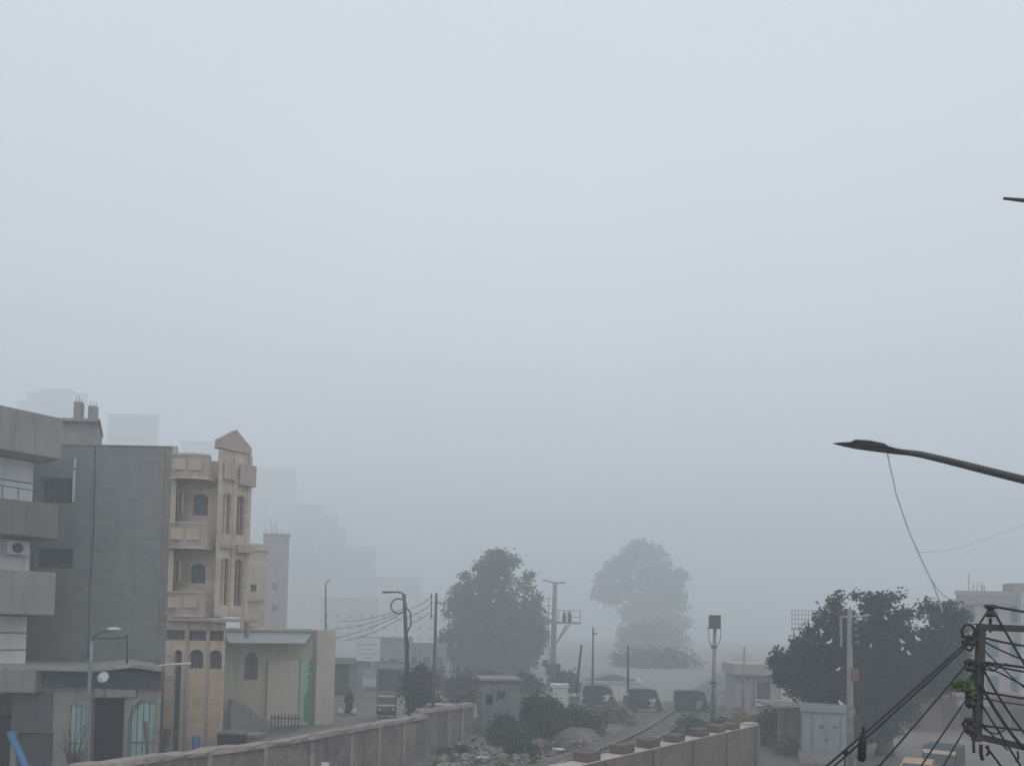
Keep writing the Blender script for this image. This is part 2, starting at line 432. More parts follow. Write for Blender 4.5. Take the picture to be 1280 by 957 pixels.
# ------------------------------------------------------------------ left boundary wall
def panel_wall(name, label, P, ztop, posts_every, wm, cap, zdrop=None):
    p0 = Vector((P[0][0], P[0][1], 0)); r = thing(name, label, 'wall', p0)
    pan = []
    for a, b in zip(P, P[1:]):
        A, B = Vector((a[0], a[1], 0)), Vector((b[0], b[1], 0)); L0 = (B - A).length; ang = math.atan2(B.y - A.y, B.x - A.x)
        n = max(1, round(L0 / posts_every)); step = L0 / n
        M = Matrix.Translation(A) @ Matrix.Rotation(ang, 4, 'Z')
        for k in range(n):
            hh = ztop - .2
            MB().box(k * step + .09, (k + 1) * step - .09, -.07 + rng.uniform(-.01, .01), .07, -.05, hh, M).build('panel', wm, r, world=True)
            MB().box(k * step - .09, k * step + .09, -.13, .13, -.05, hh - .003, M).build('post', cap, r, world=True, bevel=.015)
        c = MB(); m_ = max(2, int(L0 / .45)); prev = None
        for k in range(m_ + 1):
            x = L0 * k / m_; j = [rng.uniform(-.045, .045) for _ in range(4)]; ch = rng.random() < .1
            if ch: j[2] -= .07; j[0] += .06
            row = [M @ Vector((x, -.19 + j[0], ztop - .2)), M @ Vector((x, -.17 + j[1], ztop - .02 + j[2])), M @ Vector((x, .17, ztop + j[3])), M @ Vector((x, .19, ztop - .2))]
            if prev:
                for e in range(4): c.quad(prev[e], row[e], row[(e + 1) % 4], prev[(e + 1) % 4])
            else: c.quad(*row)
            prev = row
        c.quad(*reversed(prev)); c.build('coping', cap, r, world=True)
    return r
q = [at(-60, 972, 20.2), at(89, 951, 21.9), at(330, 924, 26.9), at(438, 910, 31.2), at(532, 897, 36.2)]
panel_wall('boundary_wall', 'long plastered concrete panel wall with thick coping in front of the shops', [(v.x, v.y) for v in q], 2.0, 2.0, m_wall, m_coping)
q = [at(522, 892, 37.0), at(560, 886, 38.8), at(592, 880, 41)]
panel_wall('boundary_wall', 'short far length of panel wall rising above stone rubble', [(v.x, v.y) for v in q], 2.12, 1.6, m_wall, m_coping)

# ------------------------------------------------------------------ right block wall with merlons
A, B = at(690, 957, 22.6), at(944, 906, 34.6); A = Vector((A.x, A.y, 0)); B = Vector((B.x, B.y, 0))
L0 = (B - A).length; ang = math.atan2(B.y - A.y, B.x - A.x)
bw = thing('block_wall', 'brown block wall topped with a row of raised square blocks beside the track', 'wall', A, ang)
MB().box(-6, L0, -.16, .42, -.05, 2.0).build('wall', m_block, bw)
k = MB(); k.box(-6.0, L0 + .04, -.19, .46, 2.003, 2.04); k.build('coping', m_blockcap, bw, bevel=.01)
for i in range(5):
    x = L0 - .25 - i * 3.1; MB().box(x - .2, x + .2, -.26, -.163, -.05, 1.96).build('pier', m_block, bw)
bl = [(729, 756), (774, 799), (808, 835), (841, 866), (872.5, 892), (895, 912), (913, 931)]
for (a, b) in bl:
    ya = 953 - (a - 729) * .225
    xa, _ = local(A, ang, a, ya, -.13); xb, _ = local(A, ang, b, ya - 4, -.13)
    xa += .22; MB().box(xa, xa + .75, -.15, .40, 2.043, 2.32 + rng.uniform(-.03, .03)).build('raised_block', m_brown, bw, bevel=.02)
MB().box(-2.2, -1.4, -.15, .40, 2.043, 2.31).build('raised_block', m_brown, bw, bevel=.02)
MB().box(L0 - .75, L0, -.15, .40, 2.043, 2.12).build('end_cap', m_blockcap, bw, bevel=.015)

# ------------------------------------------------------------------ building A: concrete flats at the left edge
pa = base(29, 31); ra = R(54)
ba = thing('apartment_building', 'concrete block at the left edge with brown balconies and white infill walls', 'building', pa, ra)
mb = MB(); wall_open(mb, -10, 0, 0, 14.0, [(-1.35, -.02, 0, 2.3)], 0, .5); body(mb, -10, 0, 10, 0, 14.0); mb.build('wall', m_concd, ba)
mb = MB(); mb.quad((-1.35, .45, 0), (-.02, .45, 0), (-.02, .45, 2.3), (-1.35, .45, 2.3)); mb.build('garage_opening', m_dark, ba)
for (z0, z1, nrow) in ((10.65, 12.45, 2), (7.95, 9.25, 1), (4.15, 6.2, 3)):
    st = (z1 - z0) / nrow
    for kk in range(nrow):
        MB().box(-9.9, .012, -.06, -.004, z0 + kk * st + .03, z0 + (kk + 1) * st - .03).build('white_panel', m_white, ba)
for (z0, z1, m) in ((12.5, 14.15, m_conc), (9.3, 10.65, m_concd), (6.25, 7.95, m_conc)):
    k = MB(); k.box(-10, .5, -1.3, -1.15, z0, z1); k.box(.36, .5, -1.147, .6, z0, z1 - .002); k.box(-10, .357, -1.147, .6, z0, z0 + .18)
    k.build('balcony', m, ba, bevel=.015)
slab(ba, 'floor_slab', m_conc, -10, .42, -1.2, .5, 3.2, 4.1)
slab(ba, 'roof_block', m_conc, -10, .45, -1.1, 6, 14.153, 14.2)
MB().box(-.35, 0, -.35, -.005, 0, 3.18).build('column', m_conc, ba)
MB().box(-1.75, -1.38, -1.15, -.8, 0, 3.18).build('column', m_conc, ba)
x0, z0 = local(pa, ra, 22, 678, -.25)
ac = MB().box(-.95, -.15, -.45, -.065, 8.6, 9.15).build('air_conditioner', m_white, ba, bevel=.03)
MB().lathe([(.0, 0), (.2, 0), (.2, .02), (.03, .025)], 16, Matrix.Translation((-.6, -.452, 8.87)) @ Matrix.Rotation(R(90), 4, 'X')).build('fan_grille', m_dark, ac)
rlg = MB(); 
for i in range(5): rlg.tube([(-2.6 + i * .55, -1.22, 10.65), (-2.6 + i * .55, -1.22, 11.15)], .015, 6)
rlg.tube([(-2.7, -1.22, 11.15), (-.3, -1.22, 11.1)], .018, 6); rlg.build('railing', m_dsteel, ba)
cl = MB()
for i in range(2): cl.box(-.52 + i * .4, -.5 + i * .4, -1.305, -1.3, 6.3, 7.9)
tag(MB().tube([at(12, 915, 25.5), at(22, 935, 25.3), at(34, 962, 24.8), at(58, 1010, 24.0)], .11, 10).build('plastic_pipe', m_blue, smooth=True), 'bright blue pipe leaning in front of the dark garage opening', 'pipe')

# ------------------------------------------------------------------ building B: grey side wall + cream ornate facade
DB = 34.0; p_l = base(10, DB); p_c = base(206, DB)
pb = Vector((p_c.x, p_c.y, 0)); SB = F / DB
def Bz(py, px=240): return zat(px, py, DB)
def Bx(px, py, yl=0.0): return local(pb, 0, px, py, yl)[0]
bb = thing('apartment_building', 'tall narrow building with grey side wall and ornate cream facade under a pointed gable', 'building', pb, 0)
topz = zat(150, 558, DB)
xl = -8.2; x1 = Bx(222, 600)
w1 = (Bx(50, 600), Bx(93, 600), zat(70, 628, DB), zat(70, 597, DB)); w2 = (Bx(43, 700), Bx(91, 700), zat(70, 710, DB), zat(70, 685, DB))
mb = MB(); wall_open(mb, xl, 0, 0, topz, [w1, w2], 0, .35)
body(mb, xl, 0, 9, 0, topz, 0, -.46); mb.build('side_wall', m_grey, bb)
for w in (w1, w2): window(bb, *w, bars=2, y=.3, sash=False)
MB().box(w1[0] + .75, w1[1] - .25, .18, .27, w1[2] + .02, w1[2] + .62).build('window_box', m_dark, bb)
MB().tube([(Bx(92.5, 600, -.08), -.08, zat(92, 627, DB)), (Bx(92.5, 600, -.08), -.08, zat(92, 588, DB))], .055, 8).build('drain_pipe', m_white, bb)
MB().tube([(Bx(93, 600, -.08), -.08, zat(92, 585, DB)), (Bx(93, 600, -.08), -.08, zat(92, 573, DB))], .055, 8).build('drain_pipe', m_white, bb)
slab(bb, 'roof_edge', m_grey, xl, .003, -.04, .3, topz + .003, topz + .07)
MB().tube([(Bx(118, 600), -.04, topz), (Bx(118.5, 640), -.04, Bz(660)), (Bx(114, 700), -.04, Bz(740)), (Bx(112, 780), -.04, Bz(826))], .018, 6).build('wall_cable', m_black, bb)
MB().tube([(Bx(203, 600, -.06), -.06, topz - .1), (Bx(199, 700, -.06), -.06, Bz(828))], .045, 8).build('drain_pipe', m_conc, bb)
# cream corner strip with slit windows
sx0, sx1 = .004, x1
slit = [(sx0 + .30, sx0 + .48, Bz(641), Bz(612), .12), (sx0 + .28, sx0 + .46, Bz(727), Bz(699), .12)]
mb = MB(); wall_open(mb, sx0, sx1, 6.3, topz + .05, slit, -.1, .3); body(mb, sx0, sx1, .8, 6.3, topz + .05, -.1, -.4); mb.build('corner_pier', m_cream, bb)
for s_ in slit: window(bb, *s_, y=.02, bars=0, sash=False)
# balcony recess
bx0, bx1 = sx1 + .003, Bx(263, 600); BR = .75
ops = [(Bx(241, 630, BR), Bx(260, 630, BR), zat(250, 644, DB + BR), zat(250, 617, DB + BR), .22), (Bx(238, 715, BR), Bx(257, 715, BR), zat(250, 729, DB + BR), zat(250, 704, DB + BR), .22)]
mb = MB(); wall_open(mb, bx0 - .3, bx1 + .5, 6.3, topz - .4, ops, BR, .25); body(mb, bx0 - .3, bx1 + .5, 8.5, 6.3, topz - .4, BR, -.5); mb.build('recessed_wall', m_cream, bb)
for o in ops: window(bb, *o, y=BR + .12, bars=3, fr=.07, pm=mat('bluish_glass', (.07, .13, .17), rough=.2, bump=0))
def round_balcony(z0, z1, proud, m):
    k = MB(); n = 8; xa, xb = bx0 - .22, bx1 + .06
    out = []
    for i in range(n + 1):
        t = i / n; x = xa + (xb - xa) * t; y = -.25 - proud * math.sin(math.pi * t) ** .7; out.append((x, y))
    poly = out + [(xb, BR - .01), (xa, BR - .01)]
    k.prism(poly, z0, z0 + .16, 'z')
    for (a, b) in zip(out, out[1:]):
        k.quad((a[0], a[1], z0 + .16), (b[0], b[1], z0 + .16), (b[0], b[1], z1), (a[0], a[1], z1)); k.quad((a[0], a[1] + .14, z0 + .16), (b[0], b[1] + .14, z0 + .16), (b[0], b[1] + .14, z1), (a[0], a[1] + .14, z1))
        k.quad((a[0], a[1], z1), (b[0], b[1], z1), (b[0], b[1] + .14, z1), (a[0], a[1] + .14, z1))
    k.box(xa, xa + .12, out[0][1] + .002, .3, z0 + .163, z1 - .003)
    o = k.build('balcony', m, bb)
    for zz, hh, nm in ((z1 + .003, .06, 'coping'), (z0 - .02, .09, 'moulding')):
        t = MB()
        for (a, b) in zip(out, out[1:]): t.quad((a[0], a[1] - .05, zz), (b[0], b[1] - .05, zz), (b[0], b[1] - .05, zz + hh), (a[0], a[1] - .05, zz + hh)); t.quad((a[0], a[1] - .05, zz + hh), (b[0], b[1] - .05, zz + hh), (b[0], b[1] + .17, zz + hh), (a[0], a[1] + .17, zz + hh))
        t.build(nm, m_cream, o)
    for i in range(2):
        xx = xa + (xb - xa) * (.3 + .4 * i); MB().box(xx - .28, xx + .28, -.30 - proud * .95, -.27 - proud * .9, z0 + .35, z1 - .22).build('relief_panel', m_cream, o, bevel=.02)
round_balcony(Bz(600), Bz(571), .3, m_creamp); round_balcony(Bz(686), Bz(656), .3, m_creamp); round_balcony(Bz(770), Bz(741), .3, m_creamp)
# gabled bay, its own angle
py_ = 34.3; pbay = base(263, py_); RBAY = R(52)
M0 = Matrix.Translation(pb).inverted() @ Matrix.Translation(pbay) @ Matrix.Rotation(RBAY, 4, 'Z')
def bay_local(px, py, yl=0): return local(pbay, RBAY, px, py, yl)
bwid = bay_local(310, 650)[0]
zE = bay_local(266, 558)[1]; zA = bay_local(290, 543)[1]; zbot = bay_local(270, 770)[1]
ops = []
for (ca, cb) in ((.20, .45), (.63, .89)):
    for (yt, yb) in ((617, 668), (698, 757)):
        za = bay_local(290, yb)[1]; zb = bay_local(290, yt)[1]
        ops.append((bwid * ca, bwid * cb, za, zb, .2))
    ops.append((bwid * ca, bwid * cb, bay_local(290, 598)[1], bay_local(290, 583)[1]))
mb = MB(); wall_open(mb, 0, bwid, zbot, zE, ops, 0, .22)
bk = [Matrix.Rotation(-RBAY, 3, 'Z') @ Vector(v) for v in ((-.10, 1.25, 0), (-1.0, 2.4, 0))]
pl4 = [(0, 0), (bwid, 0), (bwid + bk[1].x, bk[1].y), (bk[0].x, bk[0].y)]
for (a, b) in ((3, 0), (1, 2), (2, 3)): mb.quad((*pl4[a], zbot), (*pl4[b], zbot), (*pl4[b], zE), (*pl4[a], zE))
for zz in (zbot, zE): mb.quad(*[(*q_, zz) for q_ in pl4])
mb.v = [M0 @ v for v in mb.v]; mb.build('bay_wall', m_cream, bb)
mb = MB().prism([(-.03, zE + .003), (bwid + .03, zE + .003), (bwid + .0, zE + .3), (bwid * .5, zA + .25), (.0, zE + .42)], -.1, .3, 'y', M0); mb.build('gable', m_creamp, bb)
for o in ops:
    wd = window(bb, *o, y=.12, bars=1, fr=.04, fm=m_creamp, pm=mat('brown_shutter', (.15, .10, .08)))
    for ob in (wd, *[c for c in bpy.data.objects if c.parent == wd]): ob.data.transform(M0)
tr_ = MB()
for xx in (.06, .55, 1.0): tr_.box(bwid * xx - .09, bwid * xx + .09, -.07, -.003, zbot + .1, zE - .05)
tr_.v = [M0 @ v for v in tr_.v]; tr_.build('pilaster', m_cream, bb)
for (za_, zb_) in ((bay_local(290, 605)[1], bay_local(290, 578)[1] ), (bay_local(290, 690)[1], bay_local(290, 680)[1])):
    k = MB()
    k.box(bwid * .62, bwid * 1.12, -.28, -.075, za_, zb_); k.box(bwid * .14, bwid * .5, -.16, -.075, za_ + .15, zb_ - .0)
    k.v = [M0 @ v for v in k.v]; k.build('relief_panel', m_creamp, bb, bevel=.02)
k = MB().box(bwid * 1.003, bwid * 1.12, .05, .9, bay_local(312, 606)[1], bay_local(312, 585)[1], M0); k.build('side_balcony', m_creamp, bb, bevel=.02)
# cornice and ground floors
gx0, gx1 = .004, Bx(281, 850)
slab(bb, 'cornice', m_creamp, .2, Bx(308, 770, -.3), -.5, 1.0, 6.12, 6.27)
ops = [(Bx(a, 793), Bx(b, 793), Bz(800), Bz(787)) for a, b in ((208, 232), (236, 258.5), (262, 281 - .8))]
ops += [(Bx(237.5, 820), Bx(255, 820), Bz(835), Bz(811), .28), (Bx(262.5, 820), Bx(278, 820), Bz(835), Bz(811), .28), (Bx(218, 850), Bx(227, 850), 0.0, Bz(812), .15)]
mb = MB(); wall_open(mb, gx0, gx1, 0, 6.1, ops, -.08, .3); body(mb, gx0, gx1, 6, 0, 6.1, -.08, -.45); mb.build('ground_floor_wall', m_cream, bb)
for i, o in enumerate(ops[:5]): window(bb, *o, y=.08, bars=3, sash=i > 2, fr=.06)
o = ops[5]; MB().box(o[0], o[1], .12, .16, 0, o[3]).build('door_screen', m_wood, bb)
for yy in (819, 845, 849, 876, 880): MB().box(Bx(208, 850), Bx(219, 850), -.12, -.083, Bz(yy) - .03, Bz(yy) + .03).build('door_bar', m_lteal, bb)
for a in (234, 260): MB().box(Bx(a, 850) - .06, Bx(a, 850) + .06, -.13, -.083, 0, 6.09).build('pilaster', m_creamp, bb)
for a, b in ((237.5, 258), (262.5, 279)): MB().box(Bx(a, 870), Bx(b, 870), -.11, -.083, .35, Bz(839)).build('tan_panel', m_tan, bb, bevel=.015)
MB().tube([base(306, 35.2) + Vector((0, 0, 6.1)), base(306, 35.2) + Vector((0, 0, 5.4))], .12, 8).build('drain_pipe', m_creamp, bb, world=True)
# roof room on the grey building
r0 = local(pb, 0, 62, 545, 2.2)[0]; r1 = local(pb, 0, 122, 545, 2.2)[0]; zr = zat(95, 528, DB + 2.2)
MB().prism([(r0, 2.2), (r1, 2.2), (r1 - 1.3, 5), (r0 - 1.3, 5)], topz + .003, zr, 'z').build('roof_room', m_conc, bb)
MB().prism([(r0 - .2, 1.9), (r1 + .25, 1.9), (r1 + .15 - 1.5, 5.2), (r0 - .2 - 1.5, 5.2)], zr + .003, zr + .14, 'z').build('roof_slab', m_conc, bb)
for a, yt in ((98.5, 503), (116.5, 508)):
    xx = local(pb, 0, a, 515, 4)[0]; zt_ = zat(a, yt, DB + 4)
    cst = MB().box(xx - .17, xx + .17, 3.83, 4.17, zr + .145, zt_).build('column_stub', m_conc, bb)
    rb = MB()
    for dx in (-.1, 0, .1): rb.tube([(xx + dx, 4 + dx, zt_), (xx + dx * 1.3, 4, zt_ + rng.uniform(.15, .35))], .012, 5)
    rb.build('rebar', m_rust, cst)

# ------------------------------------------------------------------ shop in front
DS = 29.6; ps = base(16, DS); 
def Sx(px, py, yl=0.0): return local(ps, R(4), px, py, yl)[0]
def Sz(py): return zat(110, py, DS)
sh = thing('shop', 'low grey shop with turquoise doors and dark fascia under a sagging tin roof', 'building', ps, R(4))
sw = Sx(201, 870)
ops = [(Sx(114, 900), Sx(160, 900), 0, Sz(872)), (Sx(87, 900), Sx(107, 900), .1, Sz(881)), (Sx(163, 900), Sx(193, 900), .1, Sz(876)), (Sx(20, 935), Sx(66, 935), 0, Sz(917))]
ztop = Sz(838)
mb = MB(); wall_open(mb, 0, sw, 0, ztop, ops, 0, .3); body(mb, 0, sw, 3.9, 0, ztop, 0, -.52); mb.build('wall', m_conc, sh)
o = ops[0]; mb = MB(); mb.quad((o[0], 1.2, 0), (o[1], 1.2, 0), (o[1], 1.2, o[3]), (o[0], 1.2, o[3])); mb.quad((o[0], .3, 0), (o[0], 1.2, 0), (o[0], 1.2, o[3]), (o[0], .3, o[3])); mb.quad((o[1], .3, 0), (o[1], 1.2, 0), (o[1], 1.2, o[3]), (o[1], .3, o[3])); mb.quad((o[0], .3, o[3]), (o[1], .3, o[3]), (o[1], 1.2, o[3]), (o[0], 1.2, o[3])); mb.build('doorway', m_dark, sh)
def metal_door(o, n):
    d = MB(); st = (o[1] - o[0]) / n
    for i in range(n): d.box(o[0] + i * st + .01, o[0] + (i + 1) * st - .01, .1, .14, o[2], o[3])
    dd = d.build('door', m_teal, sh); 
    f = MB(); f.box(o[0], o[1], .06, .098, o[2] + (o[3] - o[2]) * .44, o[2] + (o[3] - o[2]) * .46)
    for i in range(n + 1): f.box(o[0] + i * st - .012, o[0] + i * st + .012, .065, .099, o[2], o[3])
    f.build('door_rail', mat('dark_teal_metal', (.09, .2, .19), rough=.5), dd)
metal_door(ops[1], 3); metal_door(ops[2], 4)
o = ops[3]; MB().box(o[0], o[1], .2, .25, 0, o[3]).build('shutter', mat('dark_shutter', (.075, .07, .072), rough=.5), sh)
zb = Sz(858)
MB().box(Sx(58, 850, -.25), sw + .02, -.25, -.004, zb, ztop).build('fascia', mat('dark_fascia', (.05, .056, .065), var=.35, scale=2), sh)
MB().box(Sx(120, 865), Sx(172, 865), -.2, -.005, Sz(871), Sz(860.5)).build('lintel', m_conc, sh, bevel=.03)
for a in (134, 158): MB().prism([(Sx(a - 5, 870), Sz(871) - .003), (Sx(a + 5, 870), Sz(871) - .003), (Sx(a, 870) + .05, Sz(867))], -.23, -.203, 'y').build('lintel_notch', m_concd, sh)
MB().box(.02, Sx(66, 890), -.03, -.004, Sz(916), Sz(866)).build('dark_wall_patch', mat('shade_toned_render', (.11, .105, .105), streak=.4), sh)  # shaded wall below the canopy, its shade painted as a dark panel
MB().prism([(Sx(158, 900) - .05, Sz(872)), (Sx(178, 880), Sz(872)), (Sx(166, 900), Sz(884)), (Sx(162, 900), Sz(900)), (Sx(161, 900), 0.0), (Sx(158, 900) - .05, 0)], -.1, -.005, 'y').build('broken_pillar', m_conc, sh)
rf = MB(); pts = [(-.3, 838), (60, 839), (90, 839), (112, 840), (140, 837), (166, 833), (185, 836), (203, 838)]
prev = None
for i, (a, yy) in enumerate(pts):
    x = Sx(a, yy, -.5) if i else -.4; z = zat(110, yy, DS - .5)
    row = [(x, -.55, z), (x, -.55, z + .13), (x - 1.9, 3.6, z + .12), (x - 1.9, 3.6, z + .02)]
    if prev:
        for e in range(4): rf.quad(prev[e], row[e], row[(e + 1) % 4], prev[(e + 1) % 4])
    else: rf.quad(*row)
    prev = row
rf.quad(*reversed(prev)); rf.build('roof', mat('dusty_tin', (.34, .33, .31), rough=.6, var=.2, streak=.4, dirt=((.2, .18, .16), 1.5, .5)), sh)
MB().box(-.3, Sx(56, 850), -.7, 0, Sz(865), Sz(836)).build('side_canopy', m_conc, sh, bevel=.03)
tag(MB().tube([at(198, 832, 29.0), at(215, 830, 28.9), at(238, 829, 28.8)], .05, 8).build('roof_pipe', m_roofw), 'pale pipe sticking out from the tin roof towards the cream facade', 'pipe')
# satellite dish
pd = at(129, 846, 28.9)
ds = thing('satellite_dish', 'small pale round dish fixed to the dark shop fascia', 'satellite dish', pd)
Md = Matrix.Rotation(R(70), 4, 'X') @ Matrix.Rotation(R(0), 4, 'Y')
mb = MB().lathe([(.01, -.05), (.12, -.035), (.21, .0), (.215, .008), (.12, -.02), (.01, -.035)], 20, Md); mb.build('dish', m_white, ds, smooth=True)
MB().tube([(0, 0, -.17), (.0, -.25, 0), (0, -.3, .02)], .012, 6).build('feed_arm', m_steel, ds); MB().tube([(0, .05, 0), (0, .42, -.05)], .03, 8).build('bracket', m_steel, ds)
# lamp pole in front of the shop
pl = base(110.5, 27.6)
lp = thing('street_lamp', 'grey lamp pole in front of the turquoise shop doors with a bent arm', 'street lamp', gnd(104, 1000) * 0 + Vector((at(105.5, 945, 27.6).x, 27.6, 0)))
D_ = 27.6
MB().tube([lp.location, at(107, 930, D_), at(113.5, 830, D_), at(115, 800, D_)], [.085, .08, .07, .06], 10).build('pole', m_steel, lp, world=True, smooth=True)
MB().tube([at(115, 803, D_), at(118, 795, D_), at(126, 790, D_), at(136, 788, D_)], .03, 8).build('arm', m_dsteel, lp, world=True, smooth=True)
MB().ball((at(142, 786, D_)), (.28, .13, .08), 12, 8).build('lamp_head', m_lens, lp, world=True, smooth=True)
MB().tube([at(115, 798, D_), at(158, 797, D_)], .025, 6).build('crossbar', m_dsteel, lp, world=True)
MB().tube([at(158.5, 793, D_), at(159, 829, D_)], .035, 6).build('hanger', m_dsteel, lp, world=True)
MB().box(-.06, .06, -.2, -.08, 1.95, 2.35).build('junction_box', m_steel, lp, bevel=.01)
# small things beside the shop
tag(MB().lathe([(.15, 0), (.16, .02), (.16, 1.15), (.13, 1.28), (.05, 1.33)], 14, Matrix.Translation(base(247.5, 32.6))).build('canister', m_blue, smooth=True), 'blue upright canister standing before the tan wall panels', 'canister')
tag(MB().tube([base(212, 31.4), base(209, 31.4) + Vector((0, 0, 1.0)), base(210.5, 31.4) + Vector((.05, 0, 1.72))], [.15, .13, .17], 8).build('wooden_post', m_wood), 'thick dark leaning post beside the cream ground floor door', 'post')
tag(MB().tube([base(188, 28.9) + Vector((.1, 0, 0)), base(183, 29.2) + Vector((0, 0, 2.3))], .07, 8).build('plank', m_wood), 'dark plank leaning on the right turquoise door', 'plank')
r_ = thing('shrub', 'bare brown shrub growing against the left turquoise door', 'bush', base(97, 28.6))
tw = MB()
for i in range(26):
    a = rng.uniform(-1, 1); tw.tube([base(97, 28.6) + Vector((a * .1, 0, 0)), base(97, 28.6) + Vector((a * .25, rng.uniform(-.2, .1), 1.1)), base(97, 28.6) + Vector((a * .5 + rng.uniform(-.1, .15), rng.uniform(-.2, .2), rng.uniform(1.2, 2.3)))], [.03, .02, .008], 5)
tw.build('twigs', m_wood, r_, world=True)
# bins and scrap
def rubbish_bag(label, px, d, zc, s):
    mb = MB().ball((0, 0, s * .8), (s, s * .8, s * .85), 14, 10, .12, rng); mb.tube([(0, 0, s * 1.55), (.03, 0, s * 1.9)], [s * .12, s * .25], 7)
    o = mb.build('rubbish_bag', m_black, smooth=True); o.location = base(px, d, zc); return tag(o, label, 'rubbish bag', 'rubbish heaped behind the boundary wall')
wb = thing('waste_bin', 'dark wheeled waste bin with grey lid beside stacked sheets', 'waste bin', base(292, 33.0))
MB().prism([(-.42, .0), (.42, .0), (.5, 1.35), (-.5, 1.35)], -.4, .4, 'y').build('bin_body', m_black, wb, bevel=.03); MB().prism([(-.54, 1.36), (.54, 1.36), (.5, 1.44), (.1, 1.5), (-.5, 1.46)], -.44, .44, 'y').build('lid', m_concd, wb, bevel=.02)
for sx in (-.38, .38): MB().lathe([(.08, -.04), (.1, -.03), (.1, .03), (.08, .04)], 12, Matrix.Translation((sx, -.42, .1)) @ Matrix.Rotation(R(90), 4, 'X')).build('wheel', m_black, wb)
st = thing('sheet_stack', 'stack of grey sheets lying next to the dark waste bin', 'stack of sheets', base(313, 33.8))
for i in range(7): MB().box(-.55 + rng.uniform(-.06, .06), .5 + rng.uniform(-.06, .06), -.5, .5, i * .19, i * .19 + .14).build('sheet', m_steel, st)
tp = MB(); nn = 14; c0 = base(321, 30.2)
hts = [[1.12 + .12 * math.sin(i * .5 + j * .3) + .05 * math.sin(i * 1.9 + j) for j in range(6)] for i in range(nn + 1)]
for i in range(nn):
    for j in range(5): tp.quad(*[(c0.x - .75 + 1.7 * a / nn, c0.y - .5 + b * .25, hts[a][b]) for a, b in ((i, j), (i + 1, j), (i + 1, j + 1), (i, j + 1))])
tarp = thing('market_table', 'low table under a crumpled white sheet behind the wall', 'table', (c0.x, c0.y, 0)); tp.build('cover', m_white, tarp, world=True, smooth=True)
for a in (-.6, .8):
    for b in (-.4, .6): MB().tube([(a, b, 0), (a, b, 1.05)], .03, 6).build('leg', m_wood, tarp)

# ------------------------------------------------------------------ mosque annex
pm_ = base(283, 44.5); qm = base(392, 47); am = math.atan2(qm.y - pm_.y, qm.x - pm_.x); wm_ = (qm - pm_).length
def Nx(px, py, yl=0): return local(pm_, am, px, py, yl)[0]
def Nz(py, px=340, d=45.8): return zat(px, py, d)
mo = thing('prayer_hall', 'low cream hall with an arched window, pale awning and green door', 'building', pm_, am)
hz_ = Nz(788)
ops = [(Nx(306, 830), Nx(322, 830), Nz(849), Nz(815), .42)]
mb = MB(); wall_open(mb, -.3, wm_, 0, hz_, ops, 0, .3); body(mb, -.3, wm_, 8, 0, hz_, 0, -.3); mb.build('wall', mat('cream_render', (.46, .42, .33), streak=.4, var=.1), mo)
window(mo, *ops[0], y=.15, bars=3, fr=.07)
MB().box(Nx(333, 860), Nx(372, 860), -.25, -.004, 0, Nz(824)).build('wall_panel', m_tan if False else mat('sand_render', (.50, .455, .385), streak=.3, var=.1), mo, bevel=.02)
MB().prism([(wm_ + .003, -.5), (wm_ + 1.15, -.5), (wm_ + 1.15 - 2.2, 7.5), (wm_ + .003 - 2.2, 7.5)][:4], 0, Nz(786), 'z').build('corner_pier', mat('sand_render', (.50, .455, .385)), mo, bevel=.02)
aw = MB(); xa, xb = Nx(284, 800, -1), Nx(391, 800, 0)
aw.quad((xa, -.0, Nz(791)), (xb, -.0, Nz(791)), (xb - .9, -1.5, Nz(803)), (xa, -1.5, Nz(803))); aw.quad((xa, -.0, Nz(791) + .04), (xa, -1.5, Nz(803) + .04), (xb - .9, -1.5, Nz(803) + .04), (xb, 0, Nz(791) + .04)); aw.quad((xa, -1.5, Nz(803)), (xb - .9, -1.5, Nz(803)), (xb - .9, -1.5, Nz(803) + .04), (xa, -1.5, Nz(803) + .04))
aw.build('awning', m_awn, mo)
MB().box(-.3, wm_ + .002, -.12, .2, hz_ + .003, hz_ + .14).build('roof_edge', m_cream, mo)
dx0, dx1 = Nx(374, 860, -.05), Nx(388, 860, -.05)
dr = MB().box(dx0, dx1, -.2, -.003, 0, Nz(824)).build('door', m_lteal, mo)
MB().prism([(dx0 + .28, .15), (dx0 + .72, .15)] + [(x, z) for x, z in reversed(arc(dx0 + .28, dx0 + .72, 1.5, .55))], -.23, -.203, 'y').build('arched_panel', m_green, dr)
MB().box(dx1 - .16, dx1, -.26, -.203, 0, Nz(824)).build('door_jamb', m_green, dr)
MB().tube([(dx0 + .42, -.24, 2.75), (dx0 + .55, -.24, 3.15), (dx0 + .42, -.24, 3.3), (dx0 + .3, -.24, 3.1)], .035, 6).build('door_ornament', m_green, dr)
stp = MB()
for i in range(9):
    x = Nx(287, 880, -1) + i * .27; stp.box(x, x + .27, -1.6, -.6, 0, 1.75 - i * .19)
stp.build('stairs', m_conc, mo)
fn = thing('railing', 'low wooden railing in front of the cream hall', 'railing', base(340, 43.5))
fm_ = MB()
for i in range(9): fm_.box(i * .19, i * .19 + .06, -.03, .03, 0, .95 + rng.uniform(-.05, .05))
fm_.build('slats', m_wood, fn); MB().box(-.05, 1.65, .035, .07, .7, .78).build('rail', m_wood, fn)

